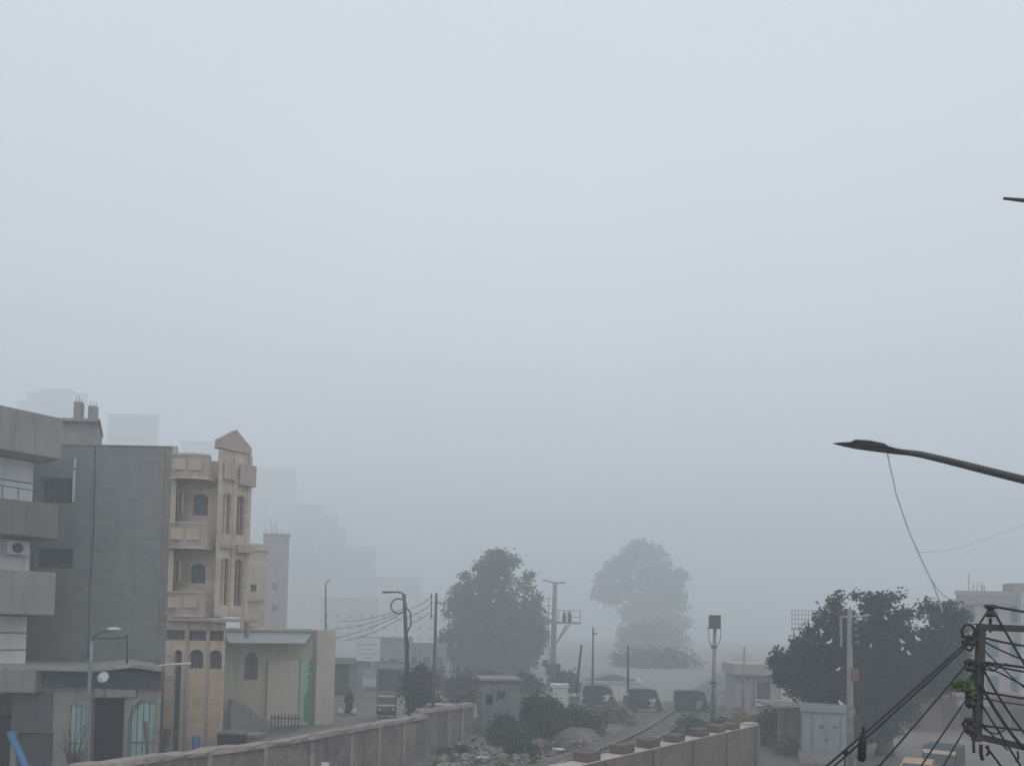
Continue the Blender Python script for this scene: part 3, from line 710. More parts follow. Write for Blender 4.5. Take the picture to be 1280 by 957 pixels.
# ------------------------------------------------------------------ street beyond
simple_building('apartment_building', 'cream house with a small square window seen past the pointed gable', 297, 328, 56, 688, 0, 6, m_cream, 2, 1, ww=.45, wh=.55, z_first=5.2, parapet=.5)
hs = [o for o in bpy.data.objects if o.get('label', '').startswith('cream house')][0]
MB().box(-.2, 1.75, -.25, -.003, 7.6, 7.8).build('ledge', m_creamp, hs); MB().box(-.2, 1.75, -.25, -.003, 5.3, 5.45).build('ledge', m_creamp, hs)
MB().tube([(.9, 1, 10), (.95, 1, 11.1), (.6, 1, 11.7), (.2, 1, 11.8)], .16, 8).build('roof_bracket', m_conc, hs)
r, w, h = simple_building('apartment_building', 'unfinished brown concrete block with bare rods rising from its roof', 324, 356, 108, 670, 0, 9, mat('bare_brown_block', (.29, .245, .235), streak=.5, var=.18), 4, 1, ww=.8, wh=1.1, z_first=1.2, parapet=.4)
for i in range(6): MB().tube([(.15 + i * .34, .3 + (i % 2) * 2, h), (.15 + i * .34, .3 + (i % 2) * 2, h + 1.2 + (i * 7 % 5) * .35)], .035, 5).build('rebar', m_rust, r)
simple_building('shop', 'dim grey shop with a wide dark front past the cream hall', 408, 452, 66, 826, R(6), 8, m_street, 0, 0, parapet=.3)
so = [o for o in bpy.data.objects if o.get('label', '').startswith('dim grey shop')][0]
MB().box(.25, 1.85, -.05, -.003, 0, 2.6).build('dark_front', m_dark, so); MB().box(.0, 2.4, -.9, -.125, 2.72, 2.8).build('canopy', m_awn, so)
simple_building('apartment_building', 'hazy two storey block behind the white sign', 450, 512, 88, 800, R(10), 9, m_street, 2, 4, z_first=1, parapet=.4)
simple_building('apartment_building', 'hazy low brown block behind the two street poles', 508, 556, 95, 807, R(10), 9, m_street, 2, 3, z_first=1, parapet=.4)
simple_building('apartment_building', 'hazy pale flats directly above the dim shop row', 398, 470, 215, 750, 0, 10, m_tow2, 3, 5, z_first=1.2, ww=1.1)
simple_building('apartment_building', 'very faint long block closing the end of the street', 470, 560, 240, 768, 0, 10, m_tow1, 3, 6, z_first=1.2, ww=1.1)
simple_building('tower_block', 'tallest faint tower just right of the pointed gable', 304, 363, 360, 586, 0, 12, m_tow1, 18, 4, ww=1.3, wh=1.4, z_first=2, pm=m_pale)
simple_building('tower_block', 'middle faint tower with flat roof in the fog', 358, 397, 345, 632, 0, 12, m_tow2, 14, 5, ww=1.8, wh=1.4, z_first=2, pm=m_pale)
r = [o for o in bpy.data.objects if o.get('label', '').startswith('middle faint')][0]
h_ = max((r.matrix_basis @ v.co).z for c in bpy.data.objects if c.parent == r and c.name.startswith('wall') for v in c.data.vertices)
MB().box(12.3, 19, 1, 9, 0, h_ - 3.5).build('side_wing', m_tow2, r); MB().box(19.003, 23, 3, 9, 0, h_ - 9).build('side_wing', m_tow2, r); MB().box(2, 8, 2, 6, h_, h_ + 1.6).build('roof_room', m_tow2, r)
r = [o for o in bpy.data.objects if o.get('label', '').startswith('tallest faint')][0]
MB().box(-1.5, -.003, 3, 8, 0, 60).build('side_wing', m_tow1, r)
for i in range(16): MB().box(5, 8.4, -1.2, -.003, 6 + i * 4.0, 7.1 + i * 4.0).build('balcony', m_tow1, r)
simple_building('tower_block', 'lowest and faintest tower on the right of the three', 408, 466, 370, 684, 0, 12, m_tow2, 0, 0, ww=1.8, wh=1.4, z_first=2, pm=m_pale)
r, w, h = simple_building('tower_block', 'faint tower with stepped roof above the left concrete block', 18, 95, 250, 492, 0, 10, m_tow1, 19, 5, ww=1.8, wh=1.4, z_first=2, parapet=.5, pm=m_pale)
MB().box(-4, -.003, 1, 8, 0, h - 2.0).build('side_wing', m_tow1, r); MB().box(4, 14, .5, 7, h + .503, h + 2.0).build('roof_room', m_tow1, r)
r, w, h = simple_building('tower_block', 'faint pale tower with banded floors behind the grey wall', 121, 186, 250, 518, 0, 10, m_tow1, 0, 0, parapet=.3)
for i in range(9): MB().box(.1, w - .1, -.12, -.003, h - 1.8 - i * 3.4, h - .5 - i * 3.4).build('floor_band', mat('pale_band', (.5, .52, .52)), r)
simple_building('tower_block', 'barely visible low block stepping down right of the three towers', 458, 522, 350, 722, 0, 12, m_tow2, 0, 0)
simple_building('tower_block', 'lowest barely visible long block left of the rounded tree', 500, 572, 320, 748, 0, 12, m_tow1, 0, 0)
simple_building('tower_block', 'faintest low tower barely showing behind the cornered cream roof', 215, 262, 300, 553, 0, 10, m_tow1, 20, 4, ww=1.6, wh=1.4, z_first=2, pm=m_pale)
simple_building('market_stall', 'dim stall with dark front between the white sign and coiled pole', 470, 503, 70, 829, 0, 4, m_concd, 0, 0, parapet=.2)
so = [o for o in bpy.data.objects if o.get('label', '').startswith('dim stall')][0]
MB().box(.2, 2.2, -.05, -.003, 0, 2.2).build('dark_front', m_dark, so); MB().prism([(-1.2, 2.1), (-1.2, 2.16), (-.004, 2.6), (-.004, 2.54)], -.1, 2.5, 'x').build('awning', m_concd, so)
simple_building('market_stall', 'low dim stall behind the small shaggy tree', 520, 556, 72, 834, 0, 4, m_concd, 0, 0, parapet=.2)
so = [o for o in bpy.data.objects if o.get('label', '').startswith('low dim stall')][0]
MB().box(.2, 2.4, -.05, -.003, 0, 1.9).build('dark_front', m_dark, so)
# white sign
sg = thing('sign_board', 'pale rectangular sign board on posts above the street', 'sign', base(459, 62))
sc_ = 62 / F
MB().box(-.95, .95, -.05, .05, zat(459, 826, 62), zat(459, 797, 62)).build('board', mat('sign_white', (.7, .72, .73), var=.06), sg, bevel=.02)
wrd = MB()
for (a, b, zz) in ((-.72, -.2, 805.5), (-.1, .3, 805.5), (.38, .76, 805.5), (-.5, -.15, 811.5), (-.05, .55, 811.5), (-.6, -.42, 817), (-.3, .1, 817), (.2, .62, 817), (-.3, .35, 822)):
    x = a
    while x < b - .03:
        wd_ = rng.uniform(.05, .13); hh = rng.uniform(.03, .075); zc_ = zat(459, zz, 62)
        wrd.quad((x, -.053, zc_ - .03), (min(b, x + wd_), -.053, zc_ - .03), (min(b, x + wd_), -.053, zc_ + hh), (x, -.053, zc_ + hh)); x += wd_ + .025
struct(wrd.build('writing', mat('faded_lettering', (.30, .35, .38)), sg), 'stuff')
for a in (-.8, .8): MB().tube([(a, .06, 0), (a, .06, zat(459, 800, 62))], .05, 8).build('post', m_steel, sg)

# ------------------------------------------------------------------ poles and wires
def pole_thing(label, px0, py_top, px_top, d, r0, m, name='utility_pole', z0=0.0, cat='pole', pxb_y=890):
    foot = at(px0, pxb_y, d); foot = Vector((foot.x, d, z0)); top = at(px_top, py_top, d)
    t = thing(name, label, cat, foot)
    MB().tube([foot, foot.lerp(top, .5), top], [r0, r0 * .85, r0 * .65], 10).build('pole', m, t, world=True, smooth=True)
    return t, foot, top
D = 47.5
t, f0, tp0 = pole_thing('dark street lamp pole wrapped in coiled cables beside the small tuk-tuk', 513, 742, 505, D, .16, m_dsteel, 'street_lamp', cat='street lamp')
MB().tube([at(506, 748, D), at(503, 741, D), at(497, 739.5, D), at(478, 740, D)], [.07, .06, .05, .07], 8).build('arm', m_dsteel, t, world=True, smooth=True)
k = MB()
cc = at(498, 757, D)
for i in range(3): k.tube([cc + Vector((math.cos(a / 16 * 6.283) * (.42 + i * .05), .05 * i, math.sin(a / 16 * 6.283) * (.42 + i * .04))) for a in range(17)], .018, 5, False)
k.build('cable_coil', m_black, t, world=True)
k = MB(); k.tube([at(506, 757, D - .2), at(513, 765, D - .2), at(514, 780, D - .2), at(508, 792, D - .2), at(511, 806, D - .2), at(508, 830, D - .2), at(514, 870, D - .2)], .05, 6)
k.build('cable_bundle', m_black, t, world=True, smooth=True)
D2 = 45
t2, f2, tp2 = pole_thing('slim dark pole with a short insulator rack left of the big tree', 541, 741, 545.5, D2, .11, m_wood, 'utility_pole')
MB().tube([at(539.5, 741, D2), at(539, 772, D2)], .025, 6).build('rack', m_dsteel, t2, world=True)
for i in range(4):
    c = at(539.3, 744 + i * 8.5, D2 - .05); MB().lathe([(.03, -.05), (.07, -.03), (.045, 0), (.07, .03), (.03, .05)], 10, Matrix.Translation(c)).build('insulator', m_porc, t2)
    bpy.data.objects[-1] if False else None
for o in [c for c in bpy.data.objects if c.parent == t2 and c.name.startswith('insulator')]: o.data.transform(PM[t2.name].inverted())
WG = 'overhead cables along the left street'
def sag(a, b, s, n=10): return [a.lerp(b, i / n) - Vector((0, 0, s * 4 * (i / n) * (1 - i / n))) for i in range(n + 1)]
wl = [((500, 768), (402, 800), 60), ((503, 764), (412, 786), 60), ((502, 772), (430, 800), 62), ((505, 760), (425, 776), 70)]
wlab = ['lowest overhead cable running from the coiled pole to the cream hall corner', 'cable from the coiled pole to the roof of the dim shop', 'cable passing just above the white sign board', 'highest thin cable left of the coiled pole']
for (a, b, db), lb in zip(wl, wlab): tag(MB().tube(sag(at(*a, D), at(*b, db), .25), .022, 5).build('power_cable', m_black), lb, 'cable', WG)
for i, lb in enumerate(('upper cable strung between the two dark street poles', 'middle cable strung between the two dark street poles', 'lower cable strung between the two dark street poles')):
    tag(MB().tube(sag(at(507, 762 + i * 9, D), at(539, 746 + i * 9, D2), .12), .016, 5).build('power_cable', m_black), lb, 'cable', WG)
t, f0, _ = pole_thing('thin faint lamp post rising over the cream hall roof', 407, 732, 407, 66, .1, m_dsteel, 'street_lamp', cat='street lamp')
MB().tube([at(407, 733, 66), at(408, 727, 66), at(412, 725, 66)], [.07, .08, .1], 8).build('lamp_head', m_lamp, t, world=True)
# transformer pole
D = 80
t, f0, tp0 = pole_thing('tall concrete transformer pole with a railed platform in the fog', 690, 727, 694, D, .34, m_conc, 'transformer_pole', pxb_y=868)
k = MB(); k.tube([at(678, 724.5, D), at(686, 726, D), at(694, 729, D)], .05, 6); k.build('lamp_arm', m_dsteel, t, world=True)
k = MB(); k.tube([at(694, 729, D), at(701, 728, D), at(707, 728, D)], .06, 6); k.build('lamp_arm', m_dsteel, t, world=True)
pz = zat(705, 778, D); px_a, px_b = at(681, 778, D).x, at(725, 778, D).x
MB().box(px_a, px_b, D - .5, D + .6, pz - .1, pz + .1).build('platform', m_conc, t, world=True)
k = MB()
for a in (.12, .5, 1): 
    for yy in (D - .48, D + .58): x = at(694, 778, D).x + (px_b - at(694, 778, D).x) * a; k.tube([(x, yy, pz + .1), (x, yy, pz + 1.3)], .025, 5)
for zz in (.6, 1.3):
    for yy in (D - .48, D + .58): k.tube([(at(696, 778, D).x, yy, pz + zz), (px_b, yy, pz + zz)], .022, 5)
k.build('railing', m_steel, t, world=True)
for a in (.36, .58):
    x = at(694, 778, D).x + (px_b - at(694, 778, D).x) * a
    MB().lathe([(.18, 0), (.2, .05), (.2, .75), (.12, .85), (.08, 1.1)], 12, Matrix.Translation((x, D, pz + .1))).build('transformer', m_dsteel, t, world=True, smooth=True)
for a in (708, 712): MB().tube([at(694.5, 805, D), at(a, 780, D)], .07, 6).build('strut', m_conc, t, world=True)
MB().tube([at(686, 745, D - .1), at(686, 835, D - .1)], .035, 6).build('conduit', m_dsteel, t, world=True)
for i in range(4): MB().tube([at(681, 748 + i * 9, D - .1), at(693, 748 + i * 9, D - .1)], .03, 5).build('cross_rod', m_dsteel, t, world=True)
MB().box(-.7, .8, -.6, .4, 1.2, 2.4).build('cable_box', m_dsteel, t, bevel=.04); MB().prism([(-.45, 2.0), (.9, 1.0), (.35, 2.6), (.1, 2.9)], -.2, .2, 'y').build('debris_guard', m_concd, t)
MB().lathe([(.02, -.06), (.38, -.05), (.4, 0), (.38, .05), (.02, .06)], 16, Matrix.Translation((-.75, -.2, 2.4)) @ Matrix.Rotation(R(90), 4, 'X')).build('round_plate', m_dsteel, t)
# crossing posts
def barrier(label, px0, px1, yt, d, r):
    t, f, tp = pole_thing(label, px0, yt, px1, d, r, m_dsteel, 'barrier_pole', cat='barrier', pxb_y=870)
    MB().box(-.35, .35, -.3, .3, 0, 1.0).build('counterweight_box', m_concd, t, bevel=.04); MB().ball((0, -.35, 1.1), .16, 10, 8).build('lamp', m_lens, t, smooth=True)
    return t
barrier('leaning barrier pole raised beside the white gate post', 718, 727, 805, 58, .13)
barrier('upright barrier pole raised between two parked tuk-tuks', 785, 785, 806, 60, .12)
t, f0, tp0 = pole_thing('slender faint pole with one short crosspiece near the crossing', 740, 783, 741.5, 64, .1, m_dsteel)
MB().tube([at(740, 791, 64), at(747, 792, 64)], .05, 6).build('crosspiece', m_dsteel, t, world=True)
D = 50
t, f0, tp0 = pole_thing('railway signal post topped by a dark square box with hoops', 891, 785, 893.5, D, .16, m_steel, 'signal_post', cat='signal', pxb_y=890)
c = at(893.3, 776.5, D); MB().box(c.x - .34, c.x + .34, c.y - .25, c.y + .25, c.z - .42, c.z + .42).build('signal_box', m_dsteel, t, world=True, bevel=.02)
MB().box(c.x - .44, c.x + .36, c.y - .3, c.y + .3, c.z - .47, c.z - .425).build('box_shelf', m_dsteel, t, world=True)
for s_ in (-1, 1):
    x = 893.3
    MB().tube([at(x + s_ * 8, 784, D), at(x + s_ * 7.5, 797, D), at(x + s_ * 5, 805, D), at(x + s_ * .5, 808, D)], .028, 6).build('hoop', m_steel, t, world=True, smooth=True)
for yy in (808, 853): MB().lathe([(.19, -.08), (.21, -.05), (.21, .05), (.19, .08)], 12, Matrix.Translation(at(892.5 - (yy - 808) * .025, yy, D))).build('collar', m_dsteel, t, world=True)

# ------------------------------------------------------------------ hut, white post, cabin
p = base(602, 42); hu = thing('hut', 'ruined grey block hut with a small window at the wall end', 'hut', p, R(8))
hx = base(650, 42).x - p.x; hh = zat(620, 851, 42)
ops = [(.25, .62, 1.9, 2.45), (.85, 1.3, 2.1, 2.6)]
mb = MB(); wall_open(mb, 0, hx, 0, hh, ops, 0, .25); body(mb, 0, hx, 2.2, 0, hh); mb.build('wall', mat('hut_wall', (.19, .195, .20), streak=.5, var=.2), hu)
for i, o in enumerate(ops): mb = MB(); mb.quad((o[0], .2, o[2]), (o[1], .2, o[2]), (o[1], .2, o[3]), (o[0], .2, o[3])); mb.build('window', m_dark if i == 0 else m_wall, hu)
slab(hu, 'roof', m_conc, -.12, hx + .1, -.15, 2.3, hh + .003, hh + .16)
p = base(650, 47); tag(MB().box(p.x, base(690, 47).x, 47, 47.3, 0, zat(670, 868, 47)).build('garden_wall', m_coping, bevel=.03), 'low sandy wall between the hut and the white gate post', 'wall')
gp = thing('gate_post', 'chipped white masonry gate post below the transformer pole', 'gate post', base(700, 50))
hh = zat(700, 859, 50); MB().prism([(-.42, 0), (.5, 0), (.5, hh), (-.5, hh), (-.44, hh - .5)], -.4, .4, 'y').build('pier', m_white, gp); MB().box(-.62, .55, -.45, .45, hh + .003, hh + .26).build('cap', m_white, gp, bevel=.03)
r, w, h = simple_building('shed', 'long faint white shed behind the parked tuk-tuks', 727, 800, 66, 853, 0, 4, m_white, 0, 0, z_first=.9, ww=.8, wh=.8, parapet=.15)
MB().prism([(0, h + .2), (w, h + .2), (w * .55, h + .75)], .0, 3.8, 'y').build('gable_roof', m_street, r)
p = base(919, 57); DC = 57
ca = thing('crossing_cabin', 'small railway crossing cabin with a thick pink fascia and flat roof', 'cabin', p, R(-4))
cw = base(975, DC).x - p.x; zc = zat(940, 843, DC)
def Cx(px): return base(px, DC).x - p.x
ops = [(Cx(938), Cx(942.5), .9, zat(940, 851, DC)), (Cx(945.5), Cx(962), .9, zat(950, 851, DC))]
mb = MB(); wall_open(mb, 0, cw, 0, zc, ops, 0, .2); body(mb, 0, cw, 3.5, 0, zc); mb.build('wall', mat('cabin_wall', (.34, .31, .31), streak=.4), ca)
window(ca, *ops[0], pm=m_lens, bars=0); window(ca, *ops[1], bars=1)
slab(ca, 'roof', mat('pink_fascia', (.42, .36, .355), streak=.3, var=.1), -.2, cw + .3, -.5, 4, zc + .003, zat(940, 829, DC))
MB().box(Cx(943), Cx(976), -.45, -.2, .75, 1.2).build('white_board', m_white, ca, bevel=.02)
pole_thing('short pole standing in front of the crossing cabin', 929, 808, 930.5, 54, .1, m_steel, pxb_y=880)
tag(MB().box(base(900, 62).x, base(917, 62).x, 62, 62.25, 0, 1.0).build('low_wall', m_white, bevel=.03), 'low white wall left of the crossing cabin', 'wall')
MBk = MB(); p = base(972, 40.5); q = base(1004, 40.5)
r, w, h = simple_building('shed', 'plain grey shed half hidden behind the metal cabinet', 972, 1012, 41, 886, 0, 4, m_wall, 0, 0, parapet=.0)
slab(r, 'roof', m_wall, -.05, w + .1, -.1, 4, h + .003, h + .1)

# ------------------------------------------------------------------ cabinet
DK = 36.5; p = base(1003, DK); cbx = thing('electrical_cabinet', 'large pale metal electrical cabinet with double doors below the dark tree', 'electrical cabinet', p, R(-19))
cw = local(p, R(-19), 1066.5, 915)[0]; z0 = zat(1030, 944, DK); z1 = zat(1030, 889, DK); zt = zat(1030, 881.5, DK)
MB().box(-.1, cw + .1, -.1, 1.6, 0, z0).build('plinth', m_coping, cbx, bevel=.03)
MB().box(0, cw, 0, 1.5, z0 + .003, z1).build('housing', m_cab, cbx, bevel=.02)
MB().prism([(-.08, z1 + .003), (cw + .08, z1 + .003), (cw + .06, zt - .08), (cw - .1, zt), (.12, zt + .02), (-.04, zt - .05)], -.12, 1.6, 'y').build('roof', m_cab, cbx, bevel=.02)
for a, b in ((.03, .19), (.205, .47), (.48, .74), (.76, .97)):
    dr = MB().box(cw * a, cw * b, -.035, -.003, z0 + .25, z1 - .06).build('door', m_cab, cbx, bevel=.008)
    if .2 < a < .5:
        MB().box(cw * (.44 if a < .3 else .5), cw * (.44 if a < .3 else .5) + .1, -.07, -.037, (z0 + z1) / 2 - .25, (z0 + z1) / 2 - .2).build('handle', m_dsteel, dr)
MB().box(cw * .33, cw * .33 + .22, -.04, -.036, z1 - .75, z1 - .58).build('vent', m_concd, cbx); MB().box(cw * .6, cw * .6 + .22, -.04, -.036, z1 - .75, z1 - .58).build('vent', m_concd, cbx)

# ------------------------------------------------------------------ pole by the cabinet
DP = 33.6
t, f0, tp0 = pole_thing('weathered pale utility pole with red plate in front of the cabinet', 1063, 763, 1062, DP, .15, m_conc, 'utility_pole', pxb_y=955)
c = at(1062, 770, DP)
MB().tube([at(1051, 769, DP), at(1051.5, 808, DP)], .06, 6).build('side_rod', m_steel, t, world=True)
MB().tube([at(1050, 771, DP), at(1064, 770, DP), at(1074, 771, DP), at(1086, 768.5, DP)], [.05, .05, .04, .07], 8).build('lamp_arm', m_steel, t, world=True)
MB().tube([at(1070, 772, DP - .1), at(1072, 806, DP - .1)], .03, 6).build('rack', m_dsteel, t, world=True)
for i in range(4):
    MB().lathe([(.03, -.07), (.12, -.04), (.07, 0), (.12, .04), (.03, .07)], 10, Matrix.Translation(at(1069 + i * .8, 777 + i * 8.5, DP - .2))).build('insulator', m_steel, t, world=True)
    MB().tube([at(1063, 777 + i * 8.5, DP - .1), at(1078, 776 + i * 8.5, DP - .2)], .02, 5).build('insulator_arm', m_dsteel, t, world=True)
c = at(1068.5, 843, DP - .2); MB().box(c.x - .17, c.x + .17, c.y - .02, c.y + .02, c.z - .27, c.z + .27).build('plate', m_red, t, world=True, label='rusty red plate')
for i, yy in enumerate((884, 899, 918, 930)): MB().lathe([(.15, -.06), (.165, 0), (.15, .06)], 10, Matrix.Translation(at(1063, yy, DP))).build('band', m_concd, t, world=True)
# lattice antenna behind the tree
t, f0, tp0 = pole_thing('faint lattice antenna panel on a mast behind the dark tree', 992, 792, 992, 58, .06, m_steel, 'antenna_mast', cat='antenna', pxb_y=870)
k = MB()
for i in range(8): k.tube([at(990 + i * 4.2, 762, 58), at(990 + i * 4.2, 785 - (i > 4) * 9, 58)], .022, 5)
for i in range(5): k.tube([at(989.5, 762.5 + i * 5.5, 58), at(1020 - (i > 2) * 14, 763 + i * 5.5, 58)], .022, 5)
k.tube([at(989, 785.5, 58), at(1010, 786, 58)], .06, 5); k.tube([at(992, 785, 58), at(993, 794, 58)], .05, 5)
k.build('lattice', m_steel, t, world=True)

# ------------------------------------------------------------------ right hand buildings
DR = 68; r, w, h = simple_building('apartment_building', 'pale flat roofed building behind the wire frame at the right edge', 1196, 1345, DR, 744, R(0), 10, mat('pale_pink_render', (.36, .33, .33), streak=.4, var=.1), 3, 5, z_first=1.2, ww=1.1, wh=1.5, parapet=.35, pm=mat('greenish_glass', (.10, .15, .15), rough=.25, bump=0))
MB().box(-.06, w, -.16, -.003, h - .9, h - .02).build('roof_band', mat('grey_band', (.24, .24, .25)), r)
MB().box(5.35, 6.4, -.5, -.004, 0, h + .3).build('stair_pier', mat('pale_pier', (.47, .45, .45), streak=.3), r)
MB().box(5.3, 6.6, .5, 2, h + .4, h + 1.15).build('water_tank', m_conc, r, bevel=.06)
for i, a in enumerate((1.35, 1.75, 2.1, 2.45, 2.6, 2.75)): MB().tube([(a, .5, h + .3), (a, .5, h + (1.9, 1.0, 1.2, 1.1, 1.0, .9)[i])], .03, 5).build('rebar', m_rust, r)
r, w, h = simple_building('shop', 'low reddish brick shop row beyond the dark tree', 1128, 1300, 50, 872, R(10), 5, m_redb, 0, 0, parapet=.0)
k = 0
for i in range(7):
    MB().box(.3 + i * 1.3, 1.3 + i * 1.3, -.03, -.003, .1, 1.45).build('shutter', (m_dark, m_concd, m_wood)[i % 3], r)
MB().box(-.2, w + .2, -.9, .3, h + .003, h + .1).build('roof', m_redb, r)
for i in range(5): MB().tube([(.2 + i * 2.1, -.8, 0), (.2 + i * 2.1, -.8, h)], .05, 6).build('post', m_wood, r)
MB().box(3.2, 5.4, -1.2, -.9, h - .5, h - .1).build('awning', m_awn, r)

# ------------------------------------------------------------------ vehicles
def wheel(par, x, y, r, w):
    M = Matrix.Translation((x, y, r)) @ Matrix.Rotation(R(90), 4, 'X')
    ty = MB().lathe([(r * .6, -w / 2), (r * .94, -w / 2), (r, -w * .3), (r, w * .3), (r * .94, w / 2), (r * .6, w / 2)], 20, M).build('wheel', m_black, par, smooth=False)
    MB().lathe([(.02, -w * .52), (r * .3, -w * .52), (r * .6, -w * .35), (r * .6, w * .35), (r * .3, w * .52), (.02, w * .52)], 16, M).build('rim', m_steel, ty)
def make_tuk(label, trim=None):
    t = thing('tuk_tuk', label, 'tuk-tuk', (0, 0, 0), 0, 'tuk-tuks waiting around the crossing and streets')
    b = MB(); b.prism([(-1.3, .28), (.25, .28), (.35, .36), (.75, .36), (.95, .62), (1.0, .95), (.78, 1.0), (.62, .5), (.2, .46), (.15, .8), (-1.25, .82), (-1.36, .6)], -.62, .62, 'y'); b.build('body', m_tuk, t, bevel=.03)
    MB().prism([(.72, .45), (1.22, .5), (1.18, .62), (.95, .98), (.75, 1.0)], -.28, .28, 'y').build('front_cowl', m_tuk, t, bevel=.04)
    MB().prism([(-1.34, .83), (-1.3, 1.62), (-1.15, 1.72), (.2, 1.75), (.72, 1.66), (.74, 1.6), (-1.05, 1.62), (-1.2, 1.5), (-1.26, .83)], -.63, .63, 'y').build('canopy', m_tukc, t, bevel=.03)
    for s_ in (-1, 1):
        MB().prism([(-1.24, .84), (-1.2, 1.58), (.64, 1.62), (.84, 1.12), (.2, 1.0), (.1, .84)], s_ * .6 - .012, s_ * .6 + .012, 'y').build('side_curtain', m_tukc, t)
        MB().tube([(.95, s_ * .57, .98), (.72, s_ * .58, 1.62)], .025, 6).build('windscreen_post', m_dsteel, t); MB().tube([(-.1, s_ * .6, .82), (-.1, s_ * .6, 1.63)], .022, 6).build('roof_post', m_dsteel, t)
        MB().ball((1.06, s_ * .42, .75), (.06, .09, .09), 10, 8).build('headlight', m_lens, t, smooth=True)
    MB().prism([(.945, .99), (.965, .99), (.735, 1.6), (.715, 1.6)], -.54, .54, 'y').build('windscreen', m_glass, t)
    f = MB(); f.prism([(.75, 1.5), (.775, 1.5), (.74, 1.64), (.715, 1.64)], -.59, .59, 'y'); f.prism([(.985, .94), (1.01, .94), (.985, 1.06), (.96, 1.06)], -.56, .56, 'y'); f.build('windscreen_trim', trim or m_ivory, t)
    MB().box(-1.05, -.45, -.5, .5, .83, .95).build('rear_seat', m_cloth, t, bevel=.04); MB().box(-.02, .3, -.3, .3, .6, .82).build('driver_seat', m_cloth, t, bevel=.04)
    MB().tube([(.72, -.32, 1.08), (.8, 0, .98), (.72, .32, 1.08)], .018, 6).build('handlebar', m_dsteel, t)
    wheel(t, 1.0, 0, .22, .1); wheel(t, -.85, .55, .22, .1); wheel(t, -.85, -.55, .22, .1)
    return t
tk = make_tuk('dark tuk-tuk facing us on the street below the coiled cable pole')
def put(o, px, d, heading): o.location = base(px, d); o.rotation_euler = (0, 0, heading)
put(tk, 484, 50, R(-82))
for lb, px, d, hd in (('hazy tuk-tuk on the crossing left of the track', 808, 57.5, R(-8)), ('tuk-tuk on the crossing just left of the signal post', 866, 57, R(-6)), ('leftmost shaded tuk-tuk in front of the faint white shed', 751, 60, R(-14)), ('cream trimmed tuk-tuk driving towards us on the right road', 1178, 31.2, R(-128))):
    c = dup(tk, None, base(px, d), hd, lb)
def make_car(label, paint):
    t = thing('parked_car', label, 'car')
    b = MB(); b.prism([(-2.1, .3), (2.05, .3), (2.12, .5), (2.05, .78), (1.2, .9), (-1.5, .95), (-2.05, .9), (-2.15, .6)], -.82, .82, 'y'); b.build('body', paint, t, bevel=.06)
    g_ = MB(); i = 0
    lo = [(-1.6, .93), (1.15, .9)]; up = [(-1.15, 1.4), (.45, 1.42)]
    def ring(): return None
    P = lambda x, y, z: Vector((x, y, z))
    A = [P(-1.6, -.76, .93), P(1.15, -.76, .9), P(1.15, .76, .9), P(-1.6, .76, .93)]; B_ = [P(-1.15, -.6, 1.4), P(.4, -.6, 1.42), P(.4, .6, 1.42), P(-1.15, .6, 1.4)]
    for k in range(4): g_.quad(A[k], A[(k + 1) % 4], B_[(k + 1) % 4], B_[k])
    g_.build('glazing', m_glass, t)
    rf = MB(); rf.prism([(-1.2, 1.385), (.45, 1.405), (.38, 1.46), (-.4, 1.5), (-1.1, 1.46)], -.62, .62, 'y'); rf.build('roof', paint, t, bevel=.04)
    pl_ = MB()
    for s_ in (-1, 1):
        for (x0, x1) in ((-1.6, -1.15), (1.15, .4), (-.25, -.25)): pl_.tube([(x0, s_ * .77, .92), (x1, s_ * .61, 1.41)], .035, 6)
    pl_.build('pillars', paint, t)
    for s_ in (-1, 1): MB().ball((2.05, s_ * .6, .68), (.08, .16, .09), 10, 8).build('headlight', m_lens, t, smooth=True)
    for x in (1.3, -1.3):
        for y in (-.75, .75): wheel(t, x, y, .31, .19)
    return t
c1 = make_car('grey car parked behind the far wall under the big tree', mat('grey_car_paint', (.30, .32, .33), rough=.3, bump=0)); put(c1, 559, 46, R(10))
c2 = make_car('orange car in front of the cream trimmed tuk-tuk on the right road', m_orange); put(c2, 1147, 29.6, R(-122)); c2.scale = (.85, .8, .93)

# ------------------------------------------------------------------ person
def skin_mesh(name, verts, edges, radii, m, sub=1):
    me = bpy.data.meshes.new(name); me.from_pydata(verts, edges, []); o = bpy.data.objects.new(name, me); COL.objects.link(o)
    sm = o.modifiers.new('skin', 'SKIN'); sk = me.skin_vertices[0].data if me.skin_vertices else None
    if sk is None:
        bm = bmesh.new(); bm.from_mesh(me); bm.verts.layers.skin.verify(); bm.to_mesh(me); bm.free(); sk = me.skin_vertices[0].data
    for i, r_ in enumerate(radii): sk[i].radius = (r_, r_) if not hasattr(r_, '__len__') else r_
    sk[0].use_root = True
    sb = o.modifiers.new('sub', 'SUBSURF'); sb.levels = sub; sb.render_levels = sub
    dg = bpy.context.evaluated_depsgraph_get(); ev = o.evaluated_get(dg); nm = bpy.data.meshes.new_from_object(ev)
    o.modifiers.clear(); o.data = nm; nm.materials.clear(); nm.materials.append(m)
    for p in nm.polygons: p.use_smooth = True
    return o
V = [(0, 0, .95), (0, 0, 1.15), (0, 0, 1.38), (0, 0, 1.5), (0, -.01, 1.6), (0, -.01, 1.72), (.19, 0, 1.38), (.26, .02, 1.1), (.24, -.06, .86), (.24, -.08, .76), (-.19, 0, 1.38), (-.26, .02, 1.1), (-.25, -.05, .86), (-.25, -.07, .76), (.1, 0, .88), (.1, -.06, .48), (.1, .0, .08), (.1, -.14, .04), (-.1, 0, .88), (-.1, .06, .48), (-.1, .12, .08), (-.1, -.02, .04)]
